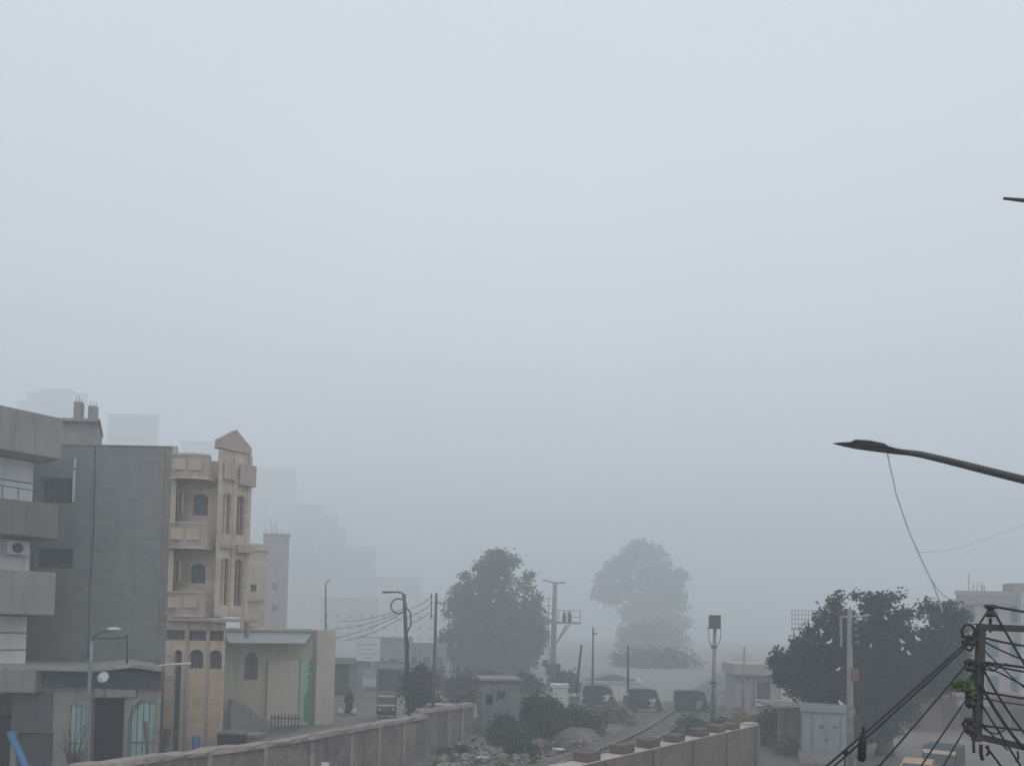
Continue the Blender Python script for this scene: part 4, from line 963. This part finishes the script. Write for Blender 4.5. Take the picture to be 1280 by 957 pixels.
E = [(0, 1), (1, 2), (2, 3), (3, 4), (4, 5), (2, 6), (6, 7), (7, 8), (8, 9), (2, 10), (10, 11), (11, 12), (12, 13), (0, 14), (14, 15), (15, 16), (16, 17), (0, 18), (18, 19), (19, 20), (20, 21)]
RR = [(.17, .12), (.15, .11), (.17, .11), .055, .095, .085, .07, .05, .042, .03, .07, .05, .042, .03, .095, .065, .045, .04, .095, .065, .045, .04]
pe = thing('person', 'person in long black robe and headscarf walking past the dark shop front', 'person', base(437, 52), R(0))
bo = skin_mesh('body', V, E, RR, m_skin); bo.parent = pe
robe = MB(); prof = [(.30, .1), (.27, .5), (.22, .95), (.2, 1.15), (.235, 1.35), (.19, 1.45), (.09, 1.5)]
robe.lathe(prof, 16); 
for v in robe.v: v.y *= .75
robe.build('robe', m_cloth, pe, smooth=True)
for s_ in (-1, 1): MB().tube([(s_ * .18, 0, 1.4), (s_ * .27, .02, 1.1), (s_ * .25, -.06, .84)], [.085, .075, .08], 10).build('sleeve', m_cloth, pe, smooth=True)
MB().lathe([(.16, 1.42), (.12, 1.5), (.118, 1.62), (.115, 1.72), (.07, 1.8), (.01, 1.82)], 14).build('headscarf', m_cloth, pe, smooth=True)
fc = MB().ball((0, -.085, 1.64), (.06, .05, .085), 12, 10); fc.ball((0, -.14, 1.63), (.013, .02, .02), 8, 6); fc.build('face', m_skin, pe, smooth=True)
def bag(label, px, d):
    mb = MB().ball((0, 0, .22), (.2, .18, .22), 12, 9, .1, rng); mb.tube([(0, 0, .4), (.02, 0, .52)], [.04, .07], 7); o = mb.build('plastic_sack', m_white, smooth=True); o.location = base(px, d); tag(o, label, 'sack', 'white sacks beside the person in black')
bag('white sack standing just left of the person in black', 426, 51.5); bag('small white sack on the right of the person in black', 443.5, 51.8)
sp = thing('sign_post', 'small white plate on a thin post against the panel wall', 'sign', Vector((at(407, 950, 22).x, 22, 0)))
MB().tube([(0, 0, 0), (0, 0, zat(407, 953, 22))], .025, 8).build('post', m_steel, sp); MB().box(-.11, .11, -.045, -.028, zat(407, 963, 22), zat(407, 951.5, 22)).build('plate', m_white, sp, bevel=.01)

# ------------------------------------------------------------------ trees
rt = random.Random(3)
L = px_lobes([(985, 838, 20, -0.92), (1006, 850, 32, -0.20), (974, 825, 9, -1.64), (1000, 815, 11, -1.40), (1020, 806, 17, -1.04), (1036, 775, 15, -2.56), (1050, 757, 11, -3.28), (1068, 744, 8, -2.44), (1062, 794, 27, -2.68), (1092, 784, 21, -2.68), (1092, 757, 12, -2.80), (1106, 751, 10, -2.80), (1085, 830, 52, -1.40), (1040, 850, 40, -0.20), (1130, 810, 32, -2.00), (1128, 772, 12, -3.16), (1150, 767, 13, -3.28), (1160, 797, 21, -3.28), (1182, 768, 14, -2.44), (1194, 776, 12, -2.68), (1186, 808, 24, -1.28), (1165, 832, 36, -1.88), (1125, 850, 42, -1.40), (1105, 882, 34, -1.88), (1075, 890, 36, -0.20), (1195, 838, 14, -0.92), (1200, 765, 7, -2.80), (1128, 745, 3, -3.28), (1103, 736, 3, -2.32), (1161, 748, 3, -3.28), (1075, 737, 4, -2.68), (1000, 802, 5, -1.28), (970, 815, 5, -1.40), (991, 812, 4, -1.64), (1015, 785, 5, -3.40), (1050, 746, 5, -2.44), (1187, 757, 6, -3.40), (1172, 764, 7, -2.68)], 40, rt, .45)
tree('ficus_tree', 'broad dark leafy tree dotted with white egrets behind the cabinet', L, base(1106, 39.5), 110000, .14, m_leafd, rt, .36, 14, split=.3, spread=.17, per=30, nscale=.8, rough=.34, gap=.12)
L = px_lobes([(622, 698, 11), (630, 712, 18), (612, 718, 18), (628, 735, 24), (600, 740, 20), (586, 752, 20), (572, 766, 16), (633, 764, 24), (600, 780, 36), (570, 795, 15), (658, 735, 9), (662, 752, 15), (669, 775, 11), (645, 795, 32), (615, 820, 42), (652, 828, 20), (580, 830, 28), (566, 850, 18), (600, 850, 32), (664, 806, 14), (641, 700, 6), (661, 722, 5), (555, 800, 6), (558, 770, 5), (672, 790, 9), (556, 858, 14), (636, 850, 22), (598, 712, 7), (584, 722, 6)], 98, rt, .45)
tree('ficus_tree', 'dense rounded dark tree in mid distance beside the transformer pole', L, base(612, 98), 85000, .34, m_leafm, rt, .6, 12, split=.3, spread=.42, per=30, nscale=.33, rough=.34, gap=.12)
L = px_lobes([(800, 688, 10), (815, 695, 14), (786, 698, 13), (772, 712, 14), (756, 728, 11), (748, 742, 6), (764, 745, 10), (830, 705, 13), (842, 722, 12), (812, 722, 18), (790, 735, 14), (826, 745, 20), (848, 750, 11), (806, 758, 20), (852, 778, 9), (834, 778, 22), (806, 785, 20), (784, 770, 9), (842, 806, 17), (816, 812, 22), (796, 812, 11), (855, 800, 6), (830, 838, 22), (808, 842, 17), (848, 840, 9), (820, 862, 20), (780, 790, 6)], 235, rt, .45)
tree('tall_tree', 'tall pale foggy tree standing beyond the railway crossing', L, base(818, 235), 60000, .75, m_leafm, rt, 1.0, 12, split=.35, spread=.95, per=22, nscale=.17, rough=.45, gap=.18)
L = px_lobes([(515, 850, 11), (524, 862, 14), (534, 850, 9), (520, 880, 13), (536, 878, 11), (526, 838, 6), (508, 866, 8)], 49, rt, .4)
tree('small_tree', 'small shaggy tree between the two dark street poles', L, base(525, 49), 5000, .17, m_leafm, rt, .09, 6, spread=.2, per=8)
L = px_lobes([(494, 836, 9), (500, 850, 10), (489, 848, 7)], 76, rt, .4)
tree('small_tree', 'faint thin tree behind the coiled cable pole', L, base(497, 76), 1600, .3, m_leafm, rt, .08, 3, spread=.25, per=6)
bush('hazy undergrowth around the foot of the tall foggy tree', 815, 0, 185, 90, 50, 5000, .7, m_leafm, rt)
bush('hazy undergrowth behind the two middle tuk-tuks', 818, 0, 125, 150, 26, 6000, .42, m_leafm, rt)
bush('dark hedge of shrubs filling the space below the rounded tree', 596, 0, 62, 100, 44, 7000, .26, m_leafm, rt)
bush('dark shrub right of the hut below the rounded tree', 655, 0, 66, 50, 34, 3000, .26, m_leafm, rt)
bush('hazy shrub beside the leaning barrier pole', 708, 0, 74, 40, 26, 2500, .3, m_leafm, rt)
# shrubs
bush('large green bush on the bank below the white gate post', 676, 0, 43.5, 74, 62, 8000, .13, m_leafb, rt, z0=.1)
bush('low green scrub spilling forward from the large green bush', 640, 0, 40.5, 60, 30, 3200, .12, m_leafb, rt)
bush('ragged weeds along the foot of the far wall length', 572, 0, 37, 40, 12, 1200, .11, m_leafb, rt)
bush('low dark bush spreading right of the large green bush', 722, 0, 45, 70, 40, 5000, .15, m_leafb, rt)
bush('small green bush among the stone rubble', 655, 0, 37, 44, 22, 1500, .12, m_leafb, rt)
bush('grey green bush growing against the ruined hut', 632, 0, 41, 40, 40, 2000, .15, m_leafm, rt)
bush('green bush behind the raised block wall beside the right rail', 862, 0, 44, 62, 28, 3000, .15, m_leafb, rt)
bush('dry yellow shrub left of the crossing cabin', 925, 0, 50, 20, 26, 700, .16, m_leafy, rt)
bush('dry yellow shrub below the white cabin board', 947, 0, 47, 22, 30, 800, .16, m_leafy, rt)
bush('dark green shrub between the block wall and grey shed', 960, 0, 42, 32, 52, 2200, .16, m_leafd, rt)
bush('dusty brush in front of the left crossing tuk-tuks', 762, 0, 51, 60, 24, 1800, .16, mat('dusty_leaves', (.14, .125, .08), leaf=True, var=.3), rt)
bush('low weeds at the foot of the signal post', 905, 0, 46.5, 44, 20, 1500, .15, m_leafb, rt)
bush('brown scrub left of the plain grey shed', 985, 0, 39, 30, 26, 1200, .14, mat('dusty_leaves', (.14, .125, .08)), rt)
# rubble, scrub
rb = MB()
for i in range(800):
    px, py = rt.uniform(548, 740), rt.uniform(903, 965)
    if px > 640 and py < 925: continue
    p = gnd(px, py, .05)
    s_ = rt.choice((.06, .08, .1, .13, .18, .26)) * rt.uniform(.7, 1.2)
    hgt = .25 * max(0, 1 - abs(px - 590) / 60)
    rb.ball((p.x, p.y, .04 + hgt * rt.random()), (s_, s_ * rt.uniform(.7, 1.2), s_ * rt.uniform(.5, .9)), 6, 4, .35, rt)
struct(rb.build('rubble', m_rock), 'stuff')
mo_ = MB(); prev = None
md = thing('earth_mound', 'rounded sandy earth mound left of the track', 'mound', gnd(722, 925))
mo_.ball(Vector((0, 0, -.25)), (1.5, 1.3, .95), 16, 10, .08, rt); mo_.build('mound', m_dirt, md, smooth=True)
gr = MB()
for i in range(9000):
    if rt.random() < .7: px, py = rt.uniform(540, 760), rt.uniform(900, 985)
    else: px, py = rt.uniform(780, 990), rt.uniform(893, 925)
    p = gnd(px, py); nv = mnoise.noise(Vector((p.x * .5, p.y * .5, 0)))
    if nv < .06: continue
    near = min((Vector((p.x, p.y)) - q).length for q in TP[::2])
    if near < 2.0: continue
    for _ in range(3):
        a = rt.uniform(0, 6.28); h_ = rt.uniform(.1, .35); w_ = .02; q = p + Vector((rt.gauss(0, .12), rt.gauss(0, .12), 0))
        gr.quad(q + Vector((w_ * math.cos(a), w_ * math.sin(a), 0)), q - Vector((w_ * math.cos(a), w_ * math.sin(a), 0)), q + Vector((rt.gauss(0, .1), rt.gauss(0, .1), h_)))
struct(gr.build('grass', mat('dry_grass', (.085, .10, .05), leaf=True, var=.3)), 'stuff')


for k, (px, d, c, lb) in enumerate(((606, 35.5, m_white, 'crumpled white rag among the rubble'), (640, 37.5, m_blue, 'faded blue plastic scrap lying on the rubble'), (700, 38.2, m_white, 'pale torn sack lying near the earth mound'))):
    p = base(px, d); mb = MB(); n = 6
    gz = [[.12 + .1 * rt.random() for _ in range(n + 1)] for _ in range(n + 1)]
    for a in range(n):
        for b in range(n): mb.quad(*[(p.x + (u / n - .5) * .6 + .04 * math.sin(v * 2.1), p.y + (v / n - .5) * .5, gz[u][v]) for u, v in ((a, b), (a + 1, b), (a + 1, b + 1), (a, b + 1))])
    tag(mb.build('rag', c, smooth=True), lb, 'litter')
# ------------------------------------------------------------------ egrets
EV = [(0, 0, .22), (.08, 0, .27), (.12, 0, .33), (.10, 0, .40), (.15, 0, .43), (-.12, 0, .17), (-.24, 0, .12), (0, .03, .12), (0.01, .03, 0), (0, -.03, .12), (0.01, -.03, 0)]
EE = [(0, 1), (1, 2), (2, 3), (3, 4), (0, 5), (5, 6), (0, 7), (7, 8), (0, 9), (9, 10)]
ER = [.10, .085, .055, .042, .042, .075, .025, .014, .01, .014, .01]
eg = thing('egret', 'white egret perched on top of the metal cabinet', 'egret', (0, 0, 0), 0, 'white egrets roosting')
eb = skin_mesh('body', EV, EE, ER, m_feath); eb.parent = eg
MB().tube([(.18, 0, .43), (.26, 0, .41)], [.014, .003], 6).build('beak', m_beak, eg, smooth=True)
eg.scale = (.75, .75, .75); eg.location = at(1051, 883, DK + .2); eg.rotation_euler = (0, 0, R(200))
EG = [(1071, 773, 35.0, 'white egret highest in the tree beside the pole top'), (1107, 771, 35.0, 'flat white egret under the top clump of the dark tree'), (1027, 788, 35.0, 'white egret at the upper left edge of the dark tree'), (1037, 802, 35.6, 'white egret just left of the pole side rod'), (1088.5, 806, 35.6, 'white egret right of the pole insulators'), (1127.5, 801, 35.6, 'white egret upper right of the paired egrets'), (1128, 809.5, 35.6, 'left bird of the paired egrets low in the dark tree'), (1136, 815, 35.6, 'right bird of the paired egrets low in the dark tree'), (1147, 798, 35.0, 'white egret farthest right in the dark tree'), (1048, 835, 35.6, 'white egret above the cabinet in the lower foliage'), (1157, 770, 35.0, 'white egret near the right top of the dark tree'),
      (627, 720, 91.0, 'distant white egret near the top of the rounded tree'), (617, 749, 90.5, 'distant white egret in the middle of the rounded tree'), (594, 739, 90.9, 'distant white egret in the upper left rounded tree'), (566, 743, 91.5, 'distant white egret at the left shoulder of the rounded tree'), (564, 764, 91.5, 'distant white egret on the left edge of the rounded tree'), (569.5, 805, 90.5, 'bright white egret low on the left of the rounded tree')]
for i, (px, py, d, lb) in enumerate(EG):
    c = dup(eg, None, at(px, py + 4, d), R((40, 200, 120, -30, 250, 170)[i % 6]), lb)
    k = (.62, .5, .56, .68, .52)[i % 5] if d < 50 else .95; c.scale = (k, k, k)

# ------------------------------------------------------------------ foreground: pole with wire frame
DF = 7.0
pp = base(1372, DF)
t = thing('electric_pole', 'dark steel rack with insulators on a pole at the right edge', 'electric pole', pp)
MB().tube([pp, pp + Vector((0, 0, 5)), pp + Vector((0, 0, 9.9))], [.15, .13, .1], 14).build('pole', m_dsteel, t, world=True, smooth=True)
def bar(a, b, w, name='rack_bar'):
    a, b = Vector(a), Vector(b); dvec = (b - a); L_ = dvec.length
    M = Matrix.Translation(a) @ dvec.to_track_quat('X', 'Z').to_matrix().to_4x4()
    k = MB(); k.box(0, L_, -w, -w + .012, -w, w, M); k.box(0, L_, -w + .0125, w, w - .012, w, M); k.box(0, L_, -w + .0125, w, -w, -w + .012, M)
    return k.build(name, m_dsteel, t, world=True)
bar(at(1220.5, 926, DF), at(1226.5, 780, DF), .03)
bar(at(1219, 783, DF - .01), at(1380, 790, DF - .01), .03)
bar(at(1218, 919, DF - .01), at(1380, 956, DF - .01), .03)
def ins(px, py, tall, m=m_porc, tilt=0):
    c = at(px, py, DF - .05); M = Matrix.Translation(c) @ Matrix.Rotation(tilt, 4, 'Y')
    h = tall * mpp(DF) / 2; r_ = .045
    MB().lathe([(r_ * .5, -h), (r_ * .95, -h * .85), (r_, -h * .4), (r_ * .55, -h * .2), (r_ * .55, h * .2), (r_, h * .4), (r_ * .95, h * .85), (r_ * .5, h)], 14, M).build('insulator', m, t, world=True, smooth=True)
def loop(pts, r_=.008, name='cable_loop'):
    MB().tube([at(a, b, DF - .06 + .01 * i) for i, (a, b) in enumerate(pts)], r_, 7).build(name, m_black, t, world=True, smooth=True)
ins(1238, 763, 16); MB().tube([at(1238, 772, DF), at(1238, 790, DF)], .013, 8).build('pin', m_black, t, world=True)
MB().tube([at(1231, 757, DF), at(1244, 757, DF)], .016, 8).build('wire_clamp', m_black, t, world=True)
ins(1212, 800, 14); ins(1213, 831, 16); ins(1213, 873, 22); ins(1212, 906, 20)
for yy in (800, 831, 873, 906): MB().tube([at(1213, yy, DF - .03), at(1224, yy - 1, DF - .02)], .014, 8).build('insulator_bolt', m_dsteel, t, world=True)
loop([(1204, 797), (1202, 788), (1206, 781), (1213, 780), (1218, 785), (1218, 795), (1210, 800), (1203, 801), (1205, 809), (1213, 813), (1217, 806), (1214, 796)], .012)
loop([(1205, 828), (1212, 824), (1218, 828), (1217, 845), (1211, 858), (1208, 872), (1212, 884), (1217, 878), (1216, 862)], .013)
loop([(1203, 906), (1206, 900), (1214, 901), (1217, 909), (1213, 920), (1207, 914), (1205, 906)], .012)
loop([(1217, 926), (1217, 936), (1217.5, 940)], .012); loop([(1226, 930), (1226, 941), (1228, 949)], .016)
loop([(1233, 933), (1237, 939), (1234, 943)], .01)
k = MB()
WG2 = 'black cables fixed to the dark rack'
def wire(pts, r_, label, m=m_black, group=WG2):
    return tag(MB().tube([at(*p) for p in pts], r_, 6).build('power_cable', m, smooth=True), label, 'cable', group)
def line(a, b, da, db, n=6, s=.0, ext=.5):
    out = []
    A_, B_ = at(*a, da), at(*b, db); B_ = B_ + (B_ - A_) * ext
    return [A_.lerp(B_, i / n) - Vector((0, 0, s * 4 * (i / n) * (1 - i / n))) for i in range(n + 1)]
def wl2(a, b, da, db, r_, label, s=0.0, ext=.5): return tag(MB().tube(line(a, b, da, db, 8, s, ext), r_, 7).build('power_cable', m_black, smooth=True), label, 'cable', WG2)
wl2((1214, 797), (1030, 957), DF - .06, 6.2, .010, 'upper strand of the topmost cable slanting down left from the rack', .02)
wl2((1216, 800), (1036, 960), DF - .06, 6.25, .009, 'lower strand of the topmost cable slanting down left from the rack', .02)
wl2((1213, 824), (1097, 957), DF - .06, 6.3, .0085, 'second cable from top slanting down left from the rack', .015)
wl2((1213, 866), (1151, 957), DF - .06, 6.4, .0075, 'third cable from top slanting down left past the leaves')
wl2((1212, 900), (1179, 957), DF - .06, 6.5, .0075, 'lowest cable slanting down left from the rack')
wl2((1238, 757), (1290, 766), DF, DF, .012, 'highest cable running right from the top insulator', 0, .8)
wl2((1240, 760), (1285, 838), DF, DF - .2, .010, 'cable dropping steeply right from the top insulator', 0, .5)
wl2((1237, 760), (1216, 792), DF - .02, DF - .06, .009, 'short brace cable between the two upper insulators', 0, 0)
wl2((1225, 795), (1284, 805), DF + .05, DF + .3, .011, 'sagging cable just below the top rack bar', .02, .5)
wl2((1226, 799), (1284, 822), DF + .05, DF + .3, .008, 'thin cable sagging across the upper rack opening', .03, .5)
wl2((1226, 827), (1284, 834), DF + .05, DF + .3, .013, 'upper cable of the middle pair crossing the rack', 0, .5)
wl2((1226, 829), (1284, 840), DF + .05, DF + .3, .010, 'lower cable of the middle pair crossing the rack', 0, .5)
wl2((1232, 832), (1284, 860), DF + .08, DF + .4, .008, 'thin cable splitting downwards from the middle pair', -.01, .5)
wl2((1226, 864), (1284, 873), DF + .05, DF + .3, .012, 'straight cable at half height of the lower rack opening', 0, .5)
wl2((1226, 906), (1284, 913), DF + .05, DF + .3, .011, 'straight cable just above the bottom rack bar', 0, .5)
wl2((1228, 834), (1284, 912), DF - .04, DF - .2, .010, 'long curved cable falling across the lower rack opening', .07, .4)
wl2((1226, 856), (1284, 930), DF - .04, DF - .2, .014, 'thick curved cable falling behind the bottom bar', .08, .4)
wl2((1227, 880), (1260, 932), DF - .04, DF - .15, .009, 'thin steep cable near the lower rack corner', 0, .5)
wl2((1228, 908), (1252, 930), DF + .04, DF + .05, .007, 'short thin cable in the bottom rack corner', -.01, .3)
wl2((1232, 932), (1256, 965), DF, DF - .1, .010, 'cable dangling down right below the bottom bar', -.01, .8)
wl2((1226, 872), (1284, 880), DF + .06, DF + .3, .007, 'thin straight cable doubling the half height cable', .01, .5)
wl2((1226, 808), (1284, 860), DF + .06, DF + .3, .006, 'thinnest cable crossing behind the upper rack opening', .02, .5)
loop([(1226, 826), (1232, 836), (1242, 838), (1250, 832), (1258, 829)], .009); loop([(1227, 903), (1236, 914), (1246, 917), (1256, 912)], .007); loop([(1219, 840), (1209, 850), (1207, 862), (1213, 868), (1219, 858)], .008)
for px in (1235, 1272): loop([(px, 931 + (px - 1235) * .2), (px + 1, 939 + (px - 1235) * .2), (px - 2, 944 + (px - 1235) * .2)], .009)
# lamp arm high on the same pole
k = MB(); pA = at(1254.5, 248, DF); pB = at(1280, 250.5, DF)
MB().tube([pA, pB, pB + (pB - pA) * 2 + Vector((0, 0, -.02)), Vector((pp.x, DF, 9.6))], [.012, .017, .03, .045], 10).build('upper_arm', m_dsteel, t, world=True, smooth=True)
# sprig of leaves
lv = thing('leaf_sprig', 'fresh green leaf sprig caught on the rack insulators', 'plant', at(1212, 866, DF - .1))
k = MB(); rs = random.Random(5)
for i in range(95):
    a = rs.uniform(0, 1); c = at(1190 + 28 * a, 851 + rs.uniform(-1, 1) * (5 + 3 * a) + 9 * a * rs.random() + 5, DF - .12 + rs.uniform(-.07, .07))
    s_ = rs.uniform(.03, .06); av = Vector((rs.gauss(-.4, .7), rs.gauss(0, .7), rs.gauss(-.1, .5))).normalized(); b_ = av.orthogonal().normalized(); b_ = Matrix.Rotation(rs.uniform(0, 6.28), 3, av) @ b_
    k.quad(c - av * s_ * .6, c - av * s_ * .1 + b_ * s_ * .28, c + av * s_ * .35 + b_ * s_ * .2, c + av * s_ * .75, c + av * s_ * .35 - b_ * s_ * .2, c - av * s_ * .1 - b_ * s_ * .28)
k.build('leaves', m_leafg, lv, world=True)
MB().tube([at(1218, 872, DF - .12), at(1206, 862, DF - .12), at(1194, 857, DF - .14)], [.006, .005, .003], 6).build('twig', m_wood, lv, world=True)
# spacer hanging on cable
q0 = at(1078, 912, 6.3)
hb = thing('cable_weight', 'black cylindrical weight hanging from the topmost slanting cable', 'cable weight', at(1077.5, 948, 6.38))
MB().tube([at(1079, 915, 6.38), at(1078, 928, 6.38), at(1077, 948, 6.38), at(1077, 951, 6.38)], [.02, .033, .033, .02], 12).build('casing', m_black, hb, world=True, smooth=True)
MB().tube([at(1079.5, 908, 6.38), at(1079, 917, 6.38)], .012, 8).build('clip', m_black, hb, world=True)
hc = thing('cable_clip', 'small black clip with short tail lower on the slanting cable', 'cable clip', at(1056, 958, 6.3))
MB().tube([at(1057, 937, 6.28), at(1056.5, 943, 6.28)], [.02, .014], 8).build('clamp', m_black, hc, world=True); MB().tube([at(1056.5, 943, 6.28), at(1056, 956, 6.28), at(1058, 968, 6.28)], .005, 6).build('tail', m_black, hc, world=True)

# ------------------------------------------------------------------ foreground: street lamp
DL = 10.0; pl = base(1452, DL)
sl = thing('street_lamp', 'nearby dark street lamp arm with flat grey head reaching in from the right', 'street lamp', pl)
MB().tube([pl, pl + Vector((0, 0, 4)), pl + Vector((0, 0, zat(1452, 660, DL)))], [.13, .11, .08], 14).build('pole', m_dsteel, sl, world=True, smooth=True)
arm = [(1452, 668), (1420, 650), (1370, 629), (1330, 615), (1280, 599.5), (1230, 587), (1180, 574.5), (1150, 567.5), (1128, 564.5), (1108, 563)]
MB().tube([at(*p, DL) for p in arm], [.062, .06, .058, .056, .053, .05, .045, .042, .036, .03], 12).build('arm', m_dsteel, sl, world=True, smooth=True)
# head: flat tapered shell with raised gear housing
def lerp(a, b, t): return a + (b - a) * t
hp = [(1042, 554.0, .02, .004), (1050, 554.3, .07, .010), (1060, 555.2, .12, .016), (1075, 557.2, .15, .022), (1095, 559.8, .15, .026), (1108, 561.8, .13, .030), (1120, 563.8, .08, .035), (1134, 565.5, .05, .035)]
k = MB(); prev = None
for (px, py, hw, hh_) in hp:
    c = at(px, py, DL); row = []
    for a in range(12):
        q_ = 2 * math.pi * a / 12; row.append(c + Vector((0, math.cos(q_) * hw, math.sin(q_) * hh_)))
    if prev:
        for a in range(12): k.quad(prev[a], row[a], row[(a + 1) % 12], prev[(a + 1) % 12])
    else: k.quad(*row)
    prev = row
k.quad(*reversed(prev)); hd = k.build('lamp_head', m_dsteel, sl, world=True, smooth=True)
k = MB(); hp2 = [(1059, 554.5, .08, .004), (1065, 551.8, .11, .016), (1082, 553.2, .12, .03), (1100, 556.5, .11, .03), (1110, 560.2, .07, .012), (1128, 563.2, .04, .006)]
prev = None
for (px, py, hw, hh_) in hp2:
    c = at(px, py, DL); row = []
    for a in range(12):
        q_ = 2 * math.pi * a / 12; row.append(c + Vector((0, math.cos(q_) * hw, math.sin(q_) * hh_ * (1 if math.sin(q_) > 0 else .5))))
    if prev:
        for a in range(12): k.quad(prev[a], row[a], row[(a + 1) % 12], prev[(a + 1) % 12])
    else: k.quad(*row)
    prev = row
k.quad(*reversed(prev)); k.build('housing', m_lamp, hd, world=True, smooth=True)
tag(MB().tube([at(*p, DL) for p in ((1109, 565), (1112, 581), (1116.5, 599), (1120, 617), (1126, 634), (1132, 652), (1138, 668), (1146, 686), (1154, 704), (1161, 718), (1167, 731), (1171, 742), (1175, 753), (1178, 764))], .0085, 6).build('dangling_wire', mat('grey_wire', (.52, .53, .53), rough=.6)), 'long grey wire dangling from the near lamp head', 'wire')
tag(MB().tube([at(*p, DL + .15) for p in ((1146, 684), (1153, 701), (1163, 722), (1172, 736), (1180, 744), (1187, 748), (1200, 748.5), (1214, 746.5), (1232, 749), (1250, 751), (1290, 760), (1380, 790))], .0055, 6).build('dangling_wire', mat('grey_wire', (.52, .53, .53))), 'second wire strand curling right towards the pale building', 'wire')
tag(MB().tube([at(*p, 30) for p in ((1146, 690), (1175, 689), (1205, 683), (1240, 671), (1280, 655), (1340, 625))], .008, 5).build('dangling_wire', mat('grey_wire', (.52, .53, .53))), 'very faint thin wire sagging below the lamp arm', 'wire')

# ------------------------------------------------------------------ haze
hzb = MB().box(-720, 720, -80, 920, -1.0, 90).build('haze', m_white)
hzb['kind'] = 'stuff'
hm = bpy.data.materials.new('haze'); hm.use_nodes = True; n = hm.node_tree; n.nodes.clear()
out = n.nodes.new('ShaderNodeOutputMaterial'); pv = n.nodes.new('ShaderNodeVolumePrincipled'); n.links.new(pv.outputs[0], out.inputs['Volume'])
pv.inputs['Color'].default_value = (.922, .966, 1.0, 1); pv.inputs['Density'].default_value = .0066; pv.inputs['Anisotropy'].default_value = .2
hzb.data.materials.clear(); hzb.data.materials.append(hm)

# ------------------------------------------------------------------ light
wd = bpy.data.worlds.new('World'); S.world = wd; wd.use_nodes = True; n = wd.node_tree; n.nodes.clear()
out = n.nodes.new('ShaderNodeOutputWorld'); bg = n.nodes.new('ShaderNodeBackground'); n.links.new(bg.outputs[0], out.inputs[0])
sk = n.nodes.new('ShaderNodeTexSky'); sk.sky_type = 'NISHITA'; sk.sun_disc = False
SE, SR = R(48), R(150)
sk.sun_elevation = SE; sk.sun_rotation = SR; sk.air_density = 1.2; sk.dust_density = 4
tc = n.nodes.new('ShaderNodeTexCoord'); sx = n.nodes.new('ShaderNodeSeparateXYZ'); n.links.new(tc.outputs['Generated'], sx.inputs[0])
mr = n.nodes.new('ShaderNodeMapRange'); n.links.new(sx.outputs[2], mr.inputs[0]); mr.inputs[1].default_value = 0; mr.inputs[2].default_value = 1
cm = n.nodes.new('ShaderNodeMix'); cm.data_type = 'RGBA'; n.links.new(mr.outputs[0], cm.inputs[0])
OC = 8.4
cm.inputs[6].default_value = (1.50 * OC, 1.565 * OC, 1.615 * OC, 1); cm.inputs[7].default_value = (1.27 * OC, 1.345 * OC, 1.425 * OC, 1)
mx = n.nodes.new('ShaderNodeMix'); mx.data_type = 'RGBA'; mx.inputs[0].default_value = .88
n.links.new(sk.outputs[0], mx.inputs[6]); n.links.new(cm.outputs[2], mx.inputs[7]); nz = n.nodes.new('ShaderNodeTexNoise'); nz.inputs['Scale'].default_value = 1.6; nz.inputs['Detail'].default_value = 3; n.links.new(tc.outputs['Generated'], nz.inputs['Vector'])
nr = n.nodes.new('ShaderNodeMapRange'); n.links.new(nz.outputs['Fac'], nr.inputs[0]); nr.inputs[1].default_value = .3; nr.inputs[2].default_value = .7; nr.inputs[3].default_value = .94; nr.inputs[4].default_value = 1.06
vm = n.nodes.new('ShaderNodeVectorMath'); vm.operation = 'SCALE'; n.links.new(mx.outputs[2], vm.inputs[0]); n.links.new(nr.outputs[0], vm.inputs['Scale']); n.links.new(vm.outputs[0], bg.inputs[0])
bg.inputs[1].default_value = .08
sd = bpy.data.lights.new('sun', 'SUN'); so_ = bpy.data.objects.new('sun', sd); COL.objects.link(so_)
sd.energy = .6; sd.angle = R(40); sd.color = (1, .97, .92)
dirv = Vector((math.sin(SR) * math.cos(SE), math.cos(SR) * math.cos(SE), math.sin(SE)))
so_.rotation_euler = dirv.to_track_quat('Z', 'Y').to_euler(); so_.location = (0, 0, 80)

S.view_settings.view_transform = 'Standard'; S.view_settings.look = 'None'; S.view_settings.gamma = 1; S.view_settings.exposure = 0
S.render.engine = 'CYCLES'
S.cycles.max_bounces = 8; S.cycles.diffuse_bounces = 3; S.cycles.volume_bounces = 5; S.cycles.glossy_bounces = 2
S.cycles.use_denoising = True
S.cycles.sample_clamp_indirect = 4
